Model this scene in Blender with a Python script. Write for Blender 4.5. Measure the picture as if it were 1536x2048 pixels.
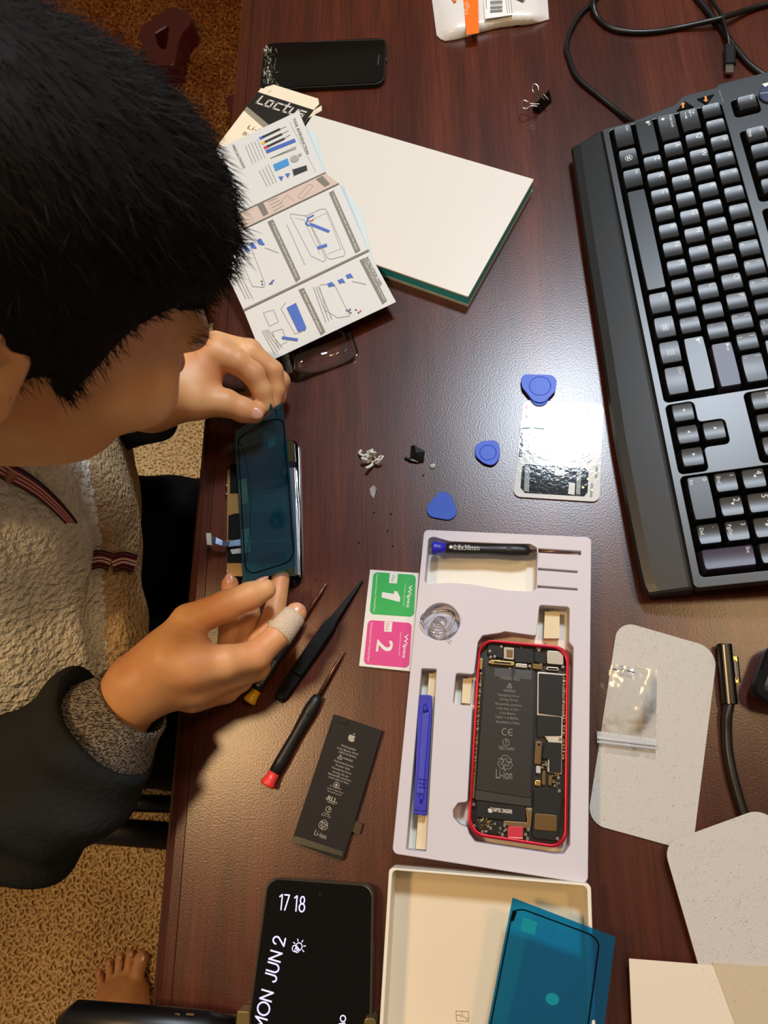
import bpy, math, random
import numpy as np
from mathutils import Vector
PI = math.pi
random.seed(7); rng = np.random.default_rng(7)
sc = bpy.context.scene
for o in list(bpy.data.objects): bpy.data.objects.remove(o)

# ------------------------------------------------------------------ camera, world, lights, exposure
ZD = 0.74                       # height of the desk top above the floor (m); all coordinates below are relative to it
CAM_H, CAM_A, CAM_R, CAM_Y, CAM_F = .5629, 1.1938, -.3775, .3477, 1448.8
def _cam():
    ca, sa = math.cos(CAM_A), math.sin(CAM_A)
    F = np.array([0, ca, -sa]); U = np.array([0, sa, ca]); R = np.array([1., 0, 0])
    c, s = math.cos(CAM_R), math.sin(CAM_R); R, U = c*R+s*U, -s*R+c*U
    cy, sy = math.cos(CAM_Y), math.sin(CAM_Y); Z = np.array([[cy, -sy, 0], [sy, cy, 0], [0, 0, 1]])
    return Z@R, Z@U, Z@F
CR, CU, CF = _cam(); CO = np.array([0, 0, CAM_H])
cd = bpy.data.cameras.new('camera'); cam = bpy.data.objects.new('camera', cd); sc.collection.objects.link(cam)
from mathutils import Matrix
m = Matrix.Identity(4)
for i in range(3):
    m[i][0] = CR[i]; m[i][1] = CU[i]; m[i][2] = -CF[i]
m[0][3], m[1][3], m[2][3] = 0, 0, CAM_H+ZD
cam.matrix_world = m
cd.sensor_fit = 'HORIZONTAL'; cd.sensor_width = 36; cd.lens = CAM_F/1536*36
cd.clip_start = .01
cd.dof.use_dof = True; cd.dof.focus_distance = .575; cd.dof.aperture_fstop = 16
sc.cycles.transparent_max_bounces = 24
sc.camera = cam
w = bpy.data.worlds.new('room_light'); sc.world = w; w.use_nodes = True
w.node_tree.nodes['Background'].inputs[0].default_value = (1.0, .80, .58, 1)
w.node_tree.nodes['Background'].inputs[1].default_value = .20
sc.view_settings.view_transform = 'Standard'; sc.view_settings.look = 'None'
sc.view_settings.exposure = -.30; sc.view_settings.gamma = 1; sc.view_settings.use_curve_mapping = False
def area(name, loc, target, size, power, col, shape='DISK'):
    l = bpy.data.lights.new(name, 'AREA'); l.shape = shape; l.size = size; l.energy = power; l.color = col
    o = bpy.data.objects.new(name, l); sc.collection.objects.link(o); o.location = (loc[0], loc[1], loc[2]+ZD)
    o.rotation_euler = (Vector(target)-Vector(loc)).to_track_quat('-Z', 'Y').to_euler()
    return o
area('cool_ceiling_light', (.30, 1.10, 1.62), (0.1, .25, 0), .27, 34, (.78, .88, 1.0))
area('warm_ceiling_light', (.78, .40, 1.62), (0.1, .2, 0), .24, 7, (1.0, .66, .32))
area('warm_lamp_light', (-.80, .15, 1.62), (0, .2, 0), .22, 16, (1.0, .64, .30))

# ------------------------------------------------------------------ helpers
def at(u, v, z=0.):
    d = CF*CAM_F+CR*(u-768)-CU*(v-1024); t = (z-CAM_H)/d[2]
    return CO+d*t
def atp(u, v, pl):
    p0, n = pl; d = CF*CAM_F+CR*(u-768)-CU*(v-1024)
    return CO+d*(((p0-CO)@n)/(d@n))
def hz(z): return (np.array([0, 0, z]), np.array([0, 0, 1.]))
def plane3(a, b, c):
    n = np.cross(b-a, c-a); n /= np.linalg.norm(n)
    return (a, n if n[2] > 0 else -n)
COL = sc.collection
def srgb(c):
    if isinstance(c, str): c = [int(c[i:i+2], 16)/255 for i in (0, 2, 4)]
    return tuple((x/12.92 if x <= .04045 else ((x+.055)/1.055)**2.4) for x in c)
MATS = {}
def mat(name, col='808080', rough=.5, metal=0., spec=.5, coat=0., bump=None, emit=0., sss=0., var=None, sheen=0.):
    """bump=(scale, strength, distance, kind)   var=(scale, colour2, stretch, lo, hi)"""
    if name in MATS: return MATS[name]
    M = bpy.data.materials.new(name); M.use_nodes = True; nt = M.node_tree; b = nt.nodes['Principled BSDF']
    b.inputs['Base Color'].default_value = (*srgb(col), 1); b.inputs['Roughness'].default_value = rough
    b.inputs['Metallic'].default_value = metal; b.inputs['Specular IOR Level'].default_value = spec
    b.inputs['Coat Weight'].default_value = coat
    if sheen: b.inputs['Sheen Weight'].default_value = sheen
    if sss:
        b.inputs['Subsurface Weight'].default_value = sss; b.inputs['Subsurface Radius'].default_value = (.008, .003, .0015); b.inputs['Subsurface Scale'].default_value = 1
    if emit:
        b.inputs['Emission Color'].default_value = (*srgb(col), 1); b.inputs['Emission Strength'].default_value = emit
    tc = nt.nodes.new('ShaderNodeTexCoord')
    if var:
        mp = nt.nodes.new('ShaderNodeMapping'); mp.inputs['Scale'].default_value = var[2]
        nt.links.new(tc.outputs['Object'], mp.inputs[0])
        nz = nt.nodes.new('ShaderNodeTexNoise'); nz.inputs['Scale'].default_value = var[0]; nz.inputs['Detail'].default_value = 6
        nt.links.new(mp.outputs[0], nz.inputs['Vector'])
        rp = nt.nodes.new('ShaderNodeValToRGB'); e = rp.color_ramp.elements
        e[0].position, e[1].position = var[3], var[4]; e[0].color = (*srgb(col), 1); e[1].color = (*srgb(var[1]), 1)
        nt.links.new(nz.outputs[0], rp.inputs[0]); nt.links.new(rp.outputs[0], b.inputs['Base Color'])
    if bump:
        kind = bump[3] if len(bump) > 3 else 'noise'
        if kind == 'voronoi':
            nz = nt.nodes.new('ShaderNodeTexVoronoi'); nz.inputs['Scale'].default_value = bump[0]; out = nz.outputs['Distance']
        else:
            nz = nt.nodes.new('ShaderNodeTexNoise'); nz.inputs['Scale'].default_value = bump[0]; nz.inputs['Detail'].default_value = 3; out = nz.outputs[0]
        nt.links.new(tc.outputs['Object'], nz.inputs['Vector'])
        bp = nt.nodes.new('ShaderNodeBump'); bp.inputs['Strength'].default_value = bump[1]; bp.inputs['Distance'].default_value = bump[2]
        if kind == 'voronoi': bp.invert = True
        nt.links.new(out, bp.inputs['Height']); nt.links.new(bp.outputs[0], b.inputs['Normal'])
    MATS[name] = M; return M
def clear_mat(name, col=(1, 1, 1), gloss=.15, rough=.05, glosscol=(1, 1, 1), bump=None, diff=0., diffcol=(.8, .8, .8)):
    """thin clear plastic: tinted straight-through transmission plus fresnel gloss"""
    M = bpy.data.materials.new(name); M.use_nodes = True; nt = M.node_tree
    for n in list(nt.nodes): nt.nodes.remove(n)
    out = nt.nodes.new('ShaderNodeOutputMaterial'); tr = nt.nodes.new('ShaderNodeBsdfTransparent'); tr.inputs[0].default_value = (*col, 1)
    gl = nt.nodes.new('ShaderNodeBsdfGlossy'); gl.inputs['Roughness'].default_value = rough; gl.inputs[0].default_value = (*glosscol, 1)
    fr = nt.nodes.new('ShaderNodeFresnel'); fr.inputs[0].default_value = 1.5
    mth = nt.nodes.new('ShaderNodeMath'); mth.operation = 'ADD'; mth.inputs[1].default_value = gloss; mth.use_clamp = True
    nt.links.new(fr.outputs[0], mth.inputs[0])
    mx = nt.nodes.new('ShaderNodeMixShader'); nt.links.new(mth.outputs[0], mx.inputs[0])
    last = tr
    if diff:
        df = nt.nodes.new('ShaderNodeBsdfDiffuse'); df.inputs[0].default_value = (*diffcol, 1)
        m2 = nt.nodes.new('ShaderNodeMixShader'); m2.inputs[0].default_value = diff
        nt.links.new(tr.outputs[0], m2.inputs[1]); nt.links.new(df.outputs[0], m2.inputs[2]); last = m2
    nt.links.new(last.outputs[0], mx.inputs[1]); nt.links.new(gl.outputs[0], mx.inputs[2]); nt.links.new(mx.outputs[0], out.inputs[0])
    if bump:
        tc = nt.nodes.new('ShaderNodeTexCoord'); nz = nt.nodes.new('ShaderNodeTexNoise'); nz.inputs['Scale'].default_value = bump[0]
        nt.links.new(tc.outputs['Object'], nz.inputs['Vector']); bp = nt.nodes.new('ShaderNodeBump')
        bp.inputs['Strength'].default_value = bump[1]; bp.inputs['Distance'].default_value = bump[2]
        nt.links.new(nz.outputs[0], bp.inputs['Height']); nt.links.new(bp.outputs[0], gl.inputs['Normal']); nt.links.new(bp.outputs[0], fr.inputs['Normal'])
    return M

def origin(o):
    p = np.zeros(3)
    while o is not None:
        p = p+np.array(o.location); o = o.parent
    return p
def make(name, V, Fc, mats, parent=None, mi=None, smooth=False):
    """one mesh object; V in desk-relative coordinates"""
    V = np.asarray(V, float).reshape(-1, 3)
    me = bpy.data.meshes.new(name)
    if parent is None: loc = np.array([V[:, 0].mean(), V[:, 1].mean(), V[:, 2].min()+ZD]); o_ = loc
    else: o_ = origin(parent); loc = np.zeros(3)
    W = V+np.array([0, 0, ZD])-o_
    me.from_pydata(W.tolist(), [], [list(map(int, f)) for f in Fc])
    if not isinstance(mats, (list, tuple)): mats = [mats]
    for x in mats: me.materials.append(x)
    if mi is not None: me.polygons.foreach_set('material_index', list(mi))
    if smooth is True: me.polygons.foreach_set('use_smooth', [True]*len(me.polygons))
    me.validate(); me.update()
    ob = bpy.data.objects.new(name, me); COL.objects.link(ob)
    ob.location = loc if parent is None else (0, 0, 0)
    ob.parent = parent
    return ob
def tag(o, label=None, cat=None, group=None, kind=None):
    if label: o['label'] = label
    if cat: o['category'] = cat
    if group: o['group'] = group
    if kind: o['kind'] = kind
    return o
def thing(name, label, cat, p, group=None):
    o = bpy.data.objects.new(name, None); COL.objects.link(o); o.empty_display_size = .02
    o.location = (p[0], p[1], p[2]+ZD); return tag(o, label, cat, group)

class MB:
    def __init__(s): s.V = []; s.F = []; s.M = []
    def add(s, V, Fc, mi=0):
        n = len(s.V); s.V += [tuple(map(float, v)) for v in V]; s.F += [tuple(int(i)+n for i in f) for f in Fc]; s.M += [mi]*len(Fc); return s
    def box(s, c, size, ang=0, mi=0, ex=None, ey=None, ez=None):
        if ex is None:
            ex = np.array([math.cos(ang), math.sin(ang), 0]); ey = np.array([-math.sin(ang), math.cos(ang), 0]); ez = np.array([0, 0, 1.])
        c = np.asarray(c, float); h = np.asarray(size)/2
        V = [c+ex*a*h[0]+ey*b*h[1]+ez*d*h[2] for d in (-1, 1) for b in (-1, 1) for a in (-1, 1)]
        return s.add(V, [(0, 2, 3, 1), (4, 5, 7, 6), (0, 1, 5, 4), (2, 6, 7, 3), (0, 4, 6, 2), (1, 3, 7, 5)], mi)
    def prism(s, P, z0, z1, mi=0, mside=None):
        """P: list of xy (CCW or CW), straight prism"""
        P = [np.array([p[0], p[1]]) for p in P]; A = sum(P[i][0]*P[(i+1) % len(P)][1]-P[(i+1) % len(P)][0]*P[i][1] for i in range(len(P)))
        if A < 0: P = P[::-1]
        n = len(P); V = [(*p, z0) for p in P]+[(*p, z1) for p in P]
        s.add(V, [tuple(range(n, 2*n))], mi); k = len(s.V)-2*n
        for f in [tuple(range(n-1, -1, -1))]+[(i, (i+1) % n, n+(i+1) % n, n+i) for i in range(n)]:
            s.F.append(tuple(a+k for a in f)); s.M.append(mside if mside is not None else mi)
        return s
    def tube(s, pts, r, n=10, mi=0, cap=True, flat=None):
        pts = [np.asarray(p, float) for p in pts]; rr = r if hasattr(r, '__len__') else [r]*len(pts)
        base = len(s.V); prev = None
        for i, p in enumerate(pts):
            t = pts[min(i+1, len(pts)-1)]-pts[max(i-1, 0)]; t = t/(np.linalg.norm(t)+1e-12)
            if prev is None:
                a = np.array([0, 0, 1.]) if abs(t[2]) < .9 else np.array([1., 0, 0]); x = np.cross(t, a)
            else: x = prev-t*(prev@t)
            x /= np.linalg.norm(x)+1e-12; prev = x; y = np.cross(t, x)
            for k in range(n):
                a = 2*PI*k/n; s.V.append(tuple(p+(x*math.cos(a)+y*math.sin(a)*(flat or 1))*rr[i]))
        for i in range(len(pts)-1):
            for k in range(n):
                a = base+i*n+k; b = base+i*n+(k+1) % n; s.F.append((a, b, b+n, a+n)); s.M.append(mi)
        if cap:
            s.F.append(tuple(base+k for k in range(n-1, -1, -1))); s.M.append(mi)
            s.F.append(tuple(base+(len(pts)-1)*n+k for k in range(n))); s.M.append(mi)
        return s
    def lathe(s, a, b, prof, n=24, mi=0, flat=1):
        """profile [(t along a->b in m, radius)]"""
        a = np.asarray(a, float); b = np.asarray(b, float); d = (b-a)/np.linalg.norm(b-a)
        return s.tube([a+d*t for t, _ in prof], [max(r, 1e-5) for _, r in prof], n, mi, True, flat)
    def build(s, name, mats, parent=None, smooth=False):
        return make(name, s.V, s.F, mats, parent, s.M, smooth)

def fillet(P, r, n=6):
    P = [np.asarray(p, float)[:2] for p in P]; out = []; N = len(P)
    rr = r if hasattr(r, '__len__') else [r]*N
    for i in range(N):
        p, a, b = P[i], P[i-1], P[(i+1) % N]
        if rr[i] <= 0: out.append(p); continue
        da, db = a-p, b-p; la, lb = np.linalg.norm(da), np.linalg.norm(db); da /= la; db /= lb
        cs = np.clip(da@db, -1, 1); ang = math.acos(cs)
        if ang > 3.1: out.append(p); continue
        t = min(rr[i]/math.tan(ang/2), la*.49, lb*.49)
        p1, p2 = p+da*t, p+db*t
        for k in range(n+1):
            q = k/n; out.append((1-q)**2*p1+2*q*(1-q)*p+q*q*p2) if False else out.append(_arc(p, p1, p2, q, ang, t))
    return out
def _arc(p, p1, p2, q, ang, t):
    bis = (p1+p2)/2-p; L = np.linalg.norm(bis)
    if L < 1e-9: return p
    bis /= L; R = t*math.tan(ang/2); c = p+bis*math.hypot(t, R)
    v1, v2 = p1-c, p2-c; a1, a2 = math.atan2(v1[1], v1[0]), math.atan2(v2[1], v2[0]); d = (a2-a1+PI) % (2*PI)-PI
    a = a1+d*q; return c+R*np.array([math.cos(a), math.sin(a)])
def rr(w, h, r, cx=0, cy=0, ang=0, n=6):
    P = fillet([(-w/2, -h/2), (w/2, -h/2), (w/2, h/2), (-w/2, h/2)], r, n); c, s = math.cos(ang), math.sin(ang)
    return [(cx+c*p[0]-s*p[1], cy+s*p[0]+c*p[1]) for p in P]
def circ(cx, cy, r, n=40, r2=None, ang=0):
    c, s = math.cos(ang), math.sin(ang); r2 = r2 or r
    return [(cx+c*r*math.cos(2*PI*k/n)-s*r2*math.sin(2*PI*k/n), cy+s*r*math.cos(2*PI*k/n)+c*r2*math.sin(2*PI*k/n)) for k in range(n)]
def curve_mesh(polys, ext=0., bev=0., res=2):
    cu = bpy.data.curves.new('c', 'CURVE'); cu.dimensions = '2D'; cu.fill_mode = 'BOTH' if (ext or bev) else 'FRONT'
    for P in polys:
        sp = cu.splines.new('POLY'); sp.points.add(len(P)-1)
        for i, p in enumerate(P): sp.points[i].co = (p[0], p[1], 0, 1)
        sp.use_cyclic_u = True
    cu.extrude = ext; cu.bevel_depth = bev; cu.bevel_resolution = res; cu.offset = -bev
    o = bpy.data.objects.new('c', cu); COL.objects.link(o); dg = bpy.context.evaluated_depsgraph_get()
    me = bpy.data.meshes.new_from_object(o.evaluated_get(dg)); V = np.array([v.co[:] for v in me.vertices]); Fc = [tuple(p.vertices) for p in me.polygons]
    bpy.data.objects.remove(o); bpy.data.curves.remove(cu); bpy.data.meshes.remove(me)
    return V, Fc
def plate(name, polys, z0, z1, mats, parent=None, bev=0., xf=None, smooth=False):
    """flat board with holes, rounded rims; polys[0] outline, others holes (xy)"""
    sc_ = 100.
    V, Fc = curve_mesh([[(p[0]*sc_, p[1]*sc_) for p in P] for P in polys], max((z1-z0)/2-bev, 0)*sc_, bev*sc_)
    V = V/sc_; V[:, 2] += (z0+z1)/2
    if xf is not None: V = np.array([xf(v) for v in V])
    o = make(name, V, Fc, mats, parent, None, False)
    return o
def pxy(pts, z): return [at(u, v, z)[:2] for u, v in pts]
_T = {}
def textgeo(s):
    if s in _T: return _T[s]
    cu = bpy.data.curves.new('t', 'FONT'); cu.body = s; cu.size = 1; cu.resolution_u = 3
    o = bpy.data.objects.new('t', cu); COL.objects.link(o); dg = bpy.context.evaluated_depsgraph_get()
    me = bpy.data.meshes.new_from_object(o.evaluated_get(dg)); V = np.array([v.co[:2] for v in me.vertices]) if len(me.vertices) else np.zeros((0, 2)); Fc = [tuple(p.vertices) for p in me.polygons]
    bpy.data.objects.remove(o); bpy.data.curves.remove(cu); bpy.data.meshes.remove(me)
    if len(V): V[:, 0] -= V[:, 0].min()
    _T[s] = (V, Fc); return _T[s]
class Print:
    """ink laid on a plane, measured from the photograph"""
    def __init__(s, pl, lift=.00008):
        s.pl = pl if isinstance(pl, tuple) else hz(pl); s.m = MB(); s.k = 0; s.lift = lift
    def _n(s): s.k += 1; return s.pl[1]*(s.lift+s.k*.000002)
    def P(s, q): return atp(q[0], q[1], s.pl) if len(q) == 2 else np.asarray(q, float)
    def poly(s, pts, mi=0):
        n = s._n(); V = [s.P(q)+n for q in pts]
        nn = np.cross(V[1]-V[0], V[2]-V[1])
        s.m.add(V, [tuple(range(len(V)))] if nn@s.pl[1] > 0 else [tuple(range(len(V)-1, -1, -1))], mi); return s
    def shape(s, polys2, c, e1, mi=0, hole=True):
        """2d polygons (with holes) in metres placed at point c with x axis e1"""
        V, Fc = curve_mesh([[(x*1000, y*1000) for x, y in P] for P in polys2]); V = V/1000
        e1 = e1/np.linalg.norm(e1); e2 = np.cross(s.pl[1], e1); n = s._n()
        s.m.add([c+e1*v[0]+e2*v[1]+n for v in V], Fc, mi); return s
    def line(s, pts, wd, mi=0):
        n = s._n(); Q = [s.P(q) for q in pts]
        for a, b in zip(Q, Q[1:]):
            d = b-a; L = np.linalg.norm(d)
            if L < 1e-7: continue
            x = np.cross(s.pl[1], d/L)*wd/2; e = d/L*wd*.3
            s.m.add([a-x-e+n, b-x+e+n, b+x+e+n, a+x-e+n], [(0, 1, 2, 3)], mi)
        return s
    def disc(s, q, r, mi=0, n=20):
        c = s.P(q); s.m.add([c+s._n()+np.array([r*math.cos(2*PI*k/n), r*math.sin(2*PI*k/n), 0]) for k in range(n)], [tuple(range(n))], mi); return s
    def ring(s, q, r, wd, mi=0, n=28, a0=0, a1=2*PI, sy=1):
        c = s.P(q); n_ = s._n(); V = []; 
        for k in range(n+1):
            a = a0+(a1-a0)*k/n
            for q_ in (r-wd/2, r+wd/2): V.append(c+n_+np.array([q_*math.cos(a), sy*q_*math.sin(a), 0]))
        s.m.add(V, [(2*k, 2*k+1, 2*k+3, 2*k+2) for k in range(n)], mi); return s
    def text(s, t, a, b, mi=0, hh=None, bold=0):
        """text fitted between baseline points a and b; hh = capital height in m"""
        V, Fc = textgeo(t)
        if not len(V): return s
        A, B = s.P(a), s.P(b); L = np.linalg.norm(B-A); e1 = (B-A)/L; e2 = np.cross(s.pl[1], e1); W = V[:, 0].max()
        sx = L/W; sy = hh/.70 if hh else sx
        for k in range(2 if bold else 1):
            n = s._n()
            s.m.add([A+e1*(v[0]*sx+k*bold)+e2*v[1]*sy+n for v in V], Fc, mi)
        return s
    def scrib(s, a, b, wd, mi=0, gap=.3):
        """a line of print too small to read, as broken dashes"""
        A, B = s.P(a), s.P(b); L = np.linalg.norm(B-A); t = 0
        while t < L:
            q = min(random.uniform(1.2, 4)*wd, L-t); s.line([A+(B-A)*t/L, A+(B-A)*(t+q)/L], wd*.75, mi); t += q+wd*gap*2
        return s
    def build(s, name, mats, parent): return s.m.build(name, mats, parent)

def spline(pts, n=8):
    P = [np.asarray(p, float) for p in pts]; P = [2*P[0]-P[1]]+P+[2*P[-1]-P[-2]]; out = []
    for i in range(1, len(P)-2):
        for k in range(n):
            t = k/n; a, b, c, d = P[i-1:i+3]
            out.append(.5*((2*b)+(-a+c)*t+(2*a-5*b+4*c-d)*t*t+(-a+3*b-3*c+d)*t**3))
    out.append(P[-2]); return out

# ---- signed-distance modelling (organic shapes), meshed with surface nets
def cone(a, b, r1, r2): return ('c', np.asarray(a, float), np.asarray(b, float), r1, r2)
def ell(c, r, ax=None): return ('e', np.asarray(c, float), np.asarray(r, float), np.eye(3) if ax is None else np.asarray(ax, float))
def sdf1(p, q):
    if p[0] == 'c':
        _, a, b, r1, r2 = p; d = b-a; L = max(d@d, 1e-12); h = np.clip(((q-a)@d)/L, 0, 1)
        return np.linalg.norm(q-a-h[:, None]*d, axis=1)-(r1+(r2-r1)*h)
    _, c, r, ax = p; x = (q-c)@ax.T; k0 = np.linalg.norm(x/r, axis=1); k1 = np.linalg.norm(x/(r*r), axis=1)+1e-9
    return np.where(k0 < 1e-6, -r.min(), k0*(k0-1)/k1)
def smin(a, b, k):
    if k <= 0: return np.minimum(a, b)
    h = np.clip(.5+.5*(b-a)/k, 0, 1); return b*(1-h)+a*h-k*h*(1-h)
def sdf(prims, q):
    """prims: list of (prim, k[, 'sub'])"""
    d = None
    for it in prims:
        e = sdf1(it[0], q)
        if d is None: d = e
        elif len(it) > 2: d = -smin(-d, e, it[1])
        else: d = smin(d, e, it[1])
    return d
def pbound(p):
    if p[0] == 'c':
        r = max(p[3], p[4]); return np.minimum(p[1], p[2])-r, np.maximum(p[1], p[2])+r
    r = p[2].max(); return p[1]-r, p[1]+r
def nets(prims, h, fn=None, pad=.012, C=20):
    lo = np.min([pbound(p[0])[0] for p in prims if len(p) < 3], 0)-pad; hi = np.max([pbound(p[0])[1] for p in prims if len(p) < 3], 0)+pad
    N = np.ceil((hi-lo)/h/C).astype(int); g = np.arange(C+1)
    gx = np.stack(np.meshgrid(g, g, g, indexing='ij'), -1).reshape(-1, 3)
    B = [pbound(p[0]) for p in prims]
    Vk = {}; VV = []; FF = []; rad = C*h*.87+.5*pad
    cells = []; off = np.array([[i, j, k] for i in (0, 1) for j in (0, 1) for k in (0, 1)])
    allk = []; allv = []; edges = []
    for cx in range(N[0]):
        for cy in range(N[1]):
            for cz in range(N[2]):
                o0 = np.array([cx, cy, cz])*C; b0 = lo+o0*h; b1 = b0+C*h; m_ = .03
                sel = [p for p, (x, y) in zip(prims, B) if (x < b1+m_).all() and (y > b0-m_).all()]
                if not any(len(p) < 3 for p in sel): continue
                while len(sel[0]) > 2: sel = sel[1:]+sel[:1]
                if abs(sdf(sel, ((b0+b1)/2)[None])[0]) > rad+.02: continue
                q = lo+(gx+o0)*h; D = sdf(sel, q)
                if fn is not None: D = fn(q, D)
                D = D.reshape(C+1, C+1, C+1); S = D < 0
                if S.all() or not S.any(): continue
                # cells with a sign change
                cs = sum(S[i:i+C, j:j+C, k:k+C].astype(int) for i, j, k in off)
                idx = np.argwhere((cs > 0) & (cs < 8))
                if not len(idx): continue
                acc = np.zeros((len(idx), 3)); cnt = np.zeros(len(idx))
                for a in range(3):
                    for i in (0, 1):
                        for j in (0, 1):
                            o1 = np.zeros(3, int); oo = [x for x in range(3) if x != a]; o1[oo[0]] = i; o1[oo[1]] = j; o2 = o1.copy(); o2[a] = 1
                            A = idx+o1; Bq = idx+o2; d1 = D[A[:, 0], A[:, 1], A[:, 2]]; d2 = D[Bq[:, 0], Bq[:, 1], Bq[:, 2]]
                            mk = (d1 < 0) != (d2 < 0); t = np.where(mk, d1/np.where(mk, d1-d2, 1), 0)
                            pt = A.astype(float); pt[:, a] += t; acc += pt*mk[:, None]; cnt += mk
                allk.append(idx+o0); allv.append((acc/cnt[:, None]+o0)*h+lo)
                for a in range(3):
                    D1 = D; sl = [slice(0, C)]*3; s2 = [slice(0, C)]*3; s2[a] = slice(1, C+1)
                    E1 = S[tuple(sl)]; E2 = S[tuple(s2)]; e = np.argwhere(E1 != E2)
                    if len(e): edges.append((a, e+o0, E1[e[:, 0], e[:, 1], e[:, 2]]))
    K = np.concatenate(allk); V = np.concatenate(allv); Mx = int(N.max()*C+2)
    key = (K[:, 0]*Mx+K[:, 1])*Mx+K[:, 2]; order = np.argsort(key); ks = key[order]
    FF = []
    for a, e, s_ in edges:
        oo = [(a+1) % 3, (a+2) % 3]; quad = []
        for i, j in ((0, 0), (-1, 0), (-1, -1), (0, -1)):
            c = e.copy(); c[:, oo[0]] += i; c[:, oo[1]] += j; kk = (c[:, 0]*Mx+c[:, 1])*Mx+c[:, 2]
            pos = np.clip(np.searchsorted(ks, kk), 0, len(ks)-1); quad.append(np.where((ks[pos] == kk) & (c >= 0).all(1), order[pos], -1))
        Q = np.stack(quad, 1); ok = (Q >= 0).all(1); Q = Q[ok]; s_ = s_[ok]
        Q[~s_] = Q[~s_][:, ::-1]; FF.append(Q)
    return V, np.concatenate(FF)

# ------------------------------------------------------------------ materials of the room
def wood_mat():
    M = bpy.data.materials.new('mahogany'); M.use_nodes = True; nt = M.node_tree; b = nt.nodes['Principled BSDF']
    tc = nt.nodes.new('ShaderNodeTexCoord')
    def noise(scale, stretch, detail=5, rough=.6):
        mp = nt.nodes.new('ShaderNodeMapping'); mp.inputs['Scale'].default_value = stretch; nt.links.new(tc.outputs['Object'], mp.inputs[0])
        n = nt.nodes.new('ShaderNodeTexNoise'); n.inputs['Scale'].default_value = scale; n.inputs['Detail'].default_value = detail; n.inputs['Roughness'].default_value = rough
        nt.links.new(mp.outputs[0], n.inputs['Vector']); return n.outputs[0]
    def ramp(src, stops):
        r = nt.nodes.new('ShaderNodeValToRGB'); e = r.color_ramp.elements
        while len(e) < len(stops): e.new(.5)
        for i, (p, c) in enumerate(stops): e[i].position = p; e[i].color = (*srgb(c), 1)
        nt.links.new(src, r.inputs[0]); return r.outputs[0]
    c1 = ramp(noise(14, (2.2, .16, 1)), [(.30, '3d1a10'), (.5, '512416'), (.70, '63301e')])
    c2 = ramp(noise(120, (4, .13, 1), 4), [(.35, '8a8080'), (.6, 'ffffff')])
    c3 = ramp(noise(5, (3, .25, 1), 2), [(.3, 'b8a8a4'), (.65, 'ffffff')])
    def mul(a, b_, f):
        m_ = nt.nodes.new('ShaderNodeMix'); m_.data_type = 'RGBA'; m_.blend_type = 'MULTIPLY'; m_.inputs['Factor'].default_value = f
        nt.links.new(a, m_.inputs['A']); nt.links.new(b_, m_.inputs['B']); return m_.outputs['Result']
    nt.links.new(mul(mul(c1, c2, .45), c3, .8), b.inputs['Base Color'])
    b.inputs['Roughness'].default_value = .29; b.inputs['Specular IOR Level'].default_value = .6
    nz = nt.nodes.new('ShaderNodeTexNoise'); nz.inputs['Scale'].default_value = 700; nz.inputs['Detail'].default_value = 2; nt.links.new(tc.outputs['Object'], nz.inputs['Vector'])
    bp = nt.nodes.new('ShaderNodeBump'); bp.inputs['Strength'].default_value = .5; bp.inputs['Distance'].default_value = .00016
    nt.links.new(nz.outputs[0], bp.inputs['Height']); nt.links.new(bp.outputs[0], b.inputs['Normal'])
    return M
WOOD = wood_mat()
def carpet_mat(name, stops, sc1, dist=.006, warp=1.6):
    M = bpy.data.materials.new(name); M.use_nodes = True; nt = M.node_tree; b = nt.nodes['Principled BSDF']
    tc = nt.nodes.new('ShaderNodeTexCoord')
    n0 = nt.nodes.new('ShaderNodeTexNoise'); n0.inputs['Scale'].default_value = sc1*.8; n0.inputs['Detail'].default_value = 2; nt.links.new(tc.outputs['Object'], n0.inputs['Vector'])
    vm = nt.nodes.new('ShaderNodeVectorMath'); vm.operation = 'SCALE'; vm.inputs['Scale'].default_value = warp/sc1; nt.links.new(n0.outputs['Color'], vm.inputs[0])
    va = nt.nodes.new('ShaderNodeVectorMath'); nt.links.new(tc.outputs['Object'], va.inputs[0]); nt.links.new(vm.outputs[0], va.inputs[1])
    v = nt.nodes.new('ShaderNodeTexVoronoi'); v.inputs['Scale'].default_value = sc1; nt.links.new(va.outputs[0], v.inputs['Vector'])
    n1 = nt.nodes.new('ShaderNodeTexNoise'); n1.inputs['Scale'].default_value = sc1*1.4; n1.inputs['Detail'].default_value = 3; n1.inputs['Roughness'].default_value = .7; nt.links.new(tc.outputs['Object'], n1.inputs['Vector'])
    n2 = nt.nodes.new('ShaderNodeTexNoise'); n2.inputs['Scale'].default_value = 5; nt.links.new(tc.outputs['Object'], n2.inputs['Vector'])
    ad = nt.nodes.new('ShaderNodeMath'); ad.operation = 'MULTIPLY_ADD'; ad.inputs[1].default_value = .35; nt.links.new(n2.outputs[0], ad.inputs[0]); nt.links.new(n1.outputs[0], ad.inputs[2])
    r = nt.nodes.new('ShaderNodeValToRGB'); e = r.color_ramp.elements
    while len(e) < len(stops): e.new(.5)
    for i, (p, c) in enumerate(stops): e[i].position = p; e[i].color = (*srgb(c), 1)
    nt.links.new(ad.outputs[0], r.inputs[0]); nt.links.new(r.outputs[0], b.inputs['Base Color'])
    b.inputs['Roughness'].default_value = .95; b.inputs['Specular IOR Level'].default_value = .1
    bp = nt.nodes.new('ShaderNodeBump'); bp.invert = True; bp.inputs['Strength'].default_value = 1; bp.inputs['Distance'].default_value = dist
    nt.links.new(v.outputs['Distance'], bp.inputs['Height']); nt.links.new(bp.outputs[0], b.inputs['Normal'])
    return M
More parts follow.
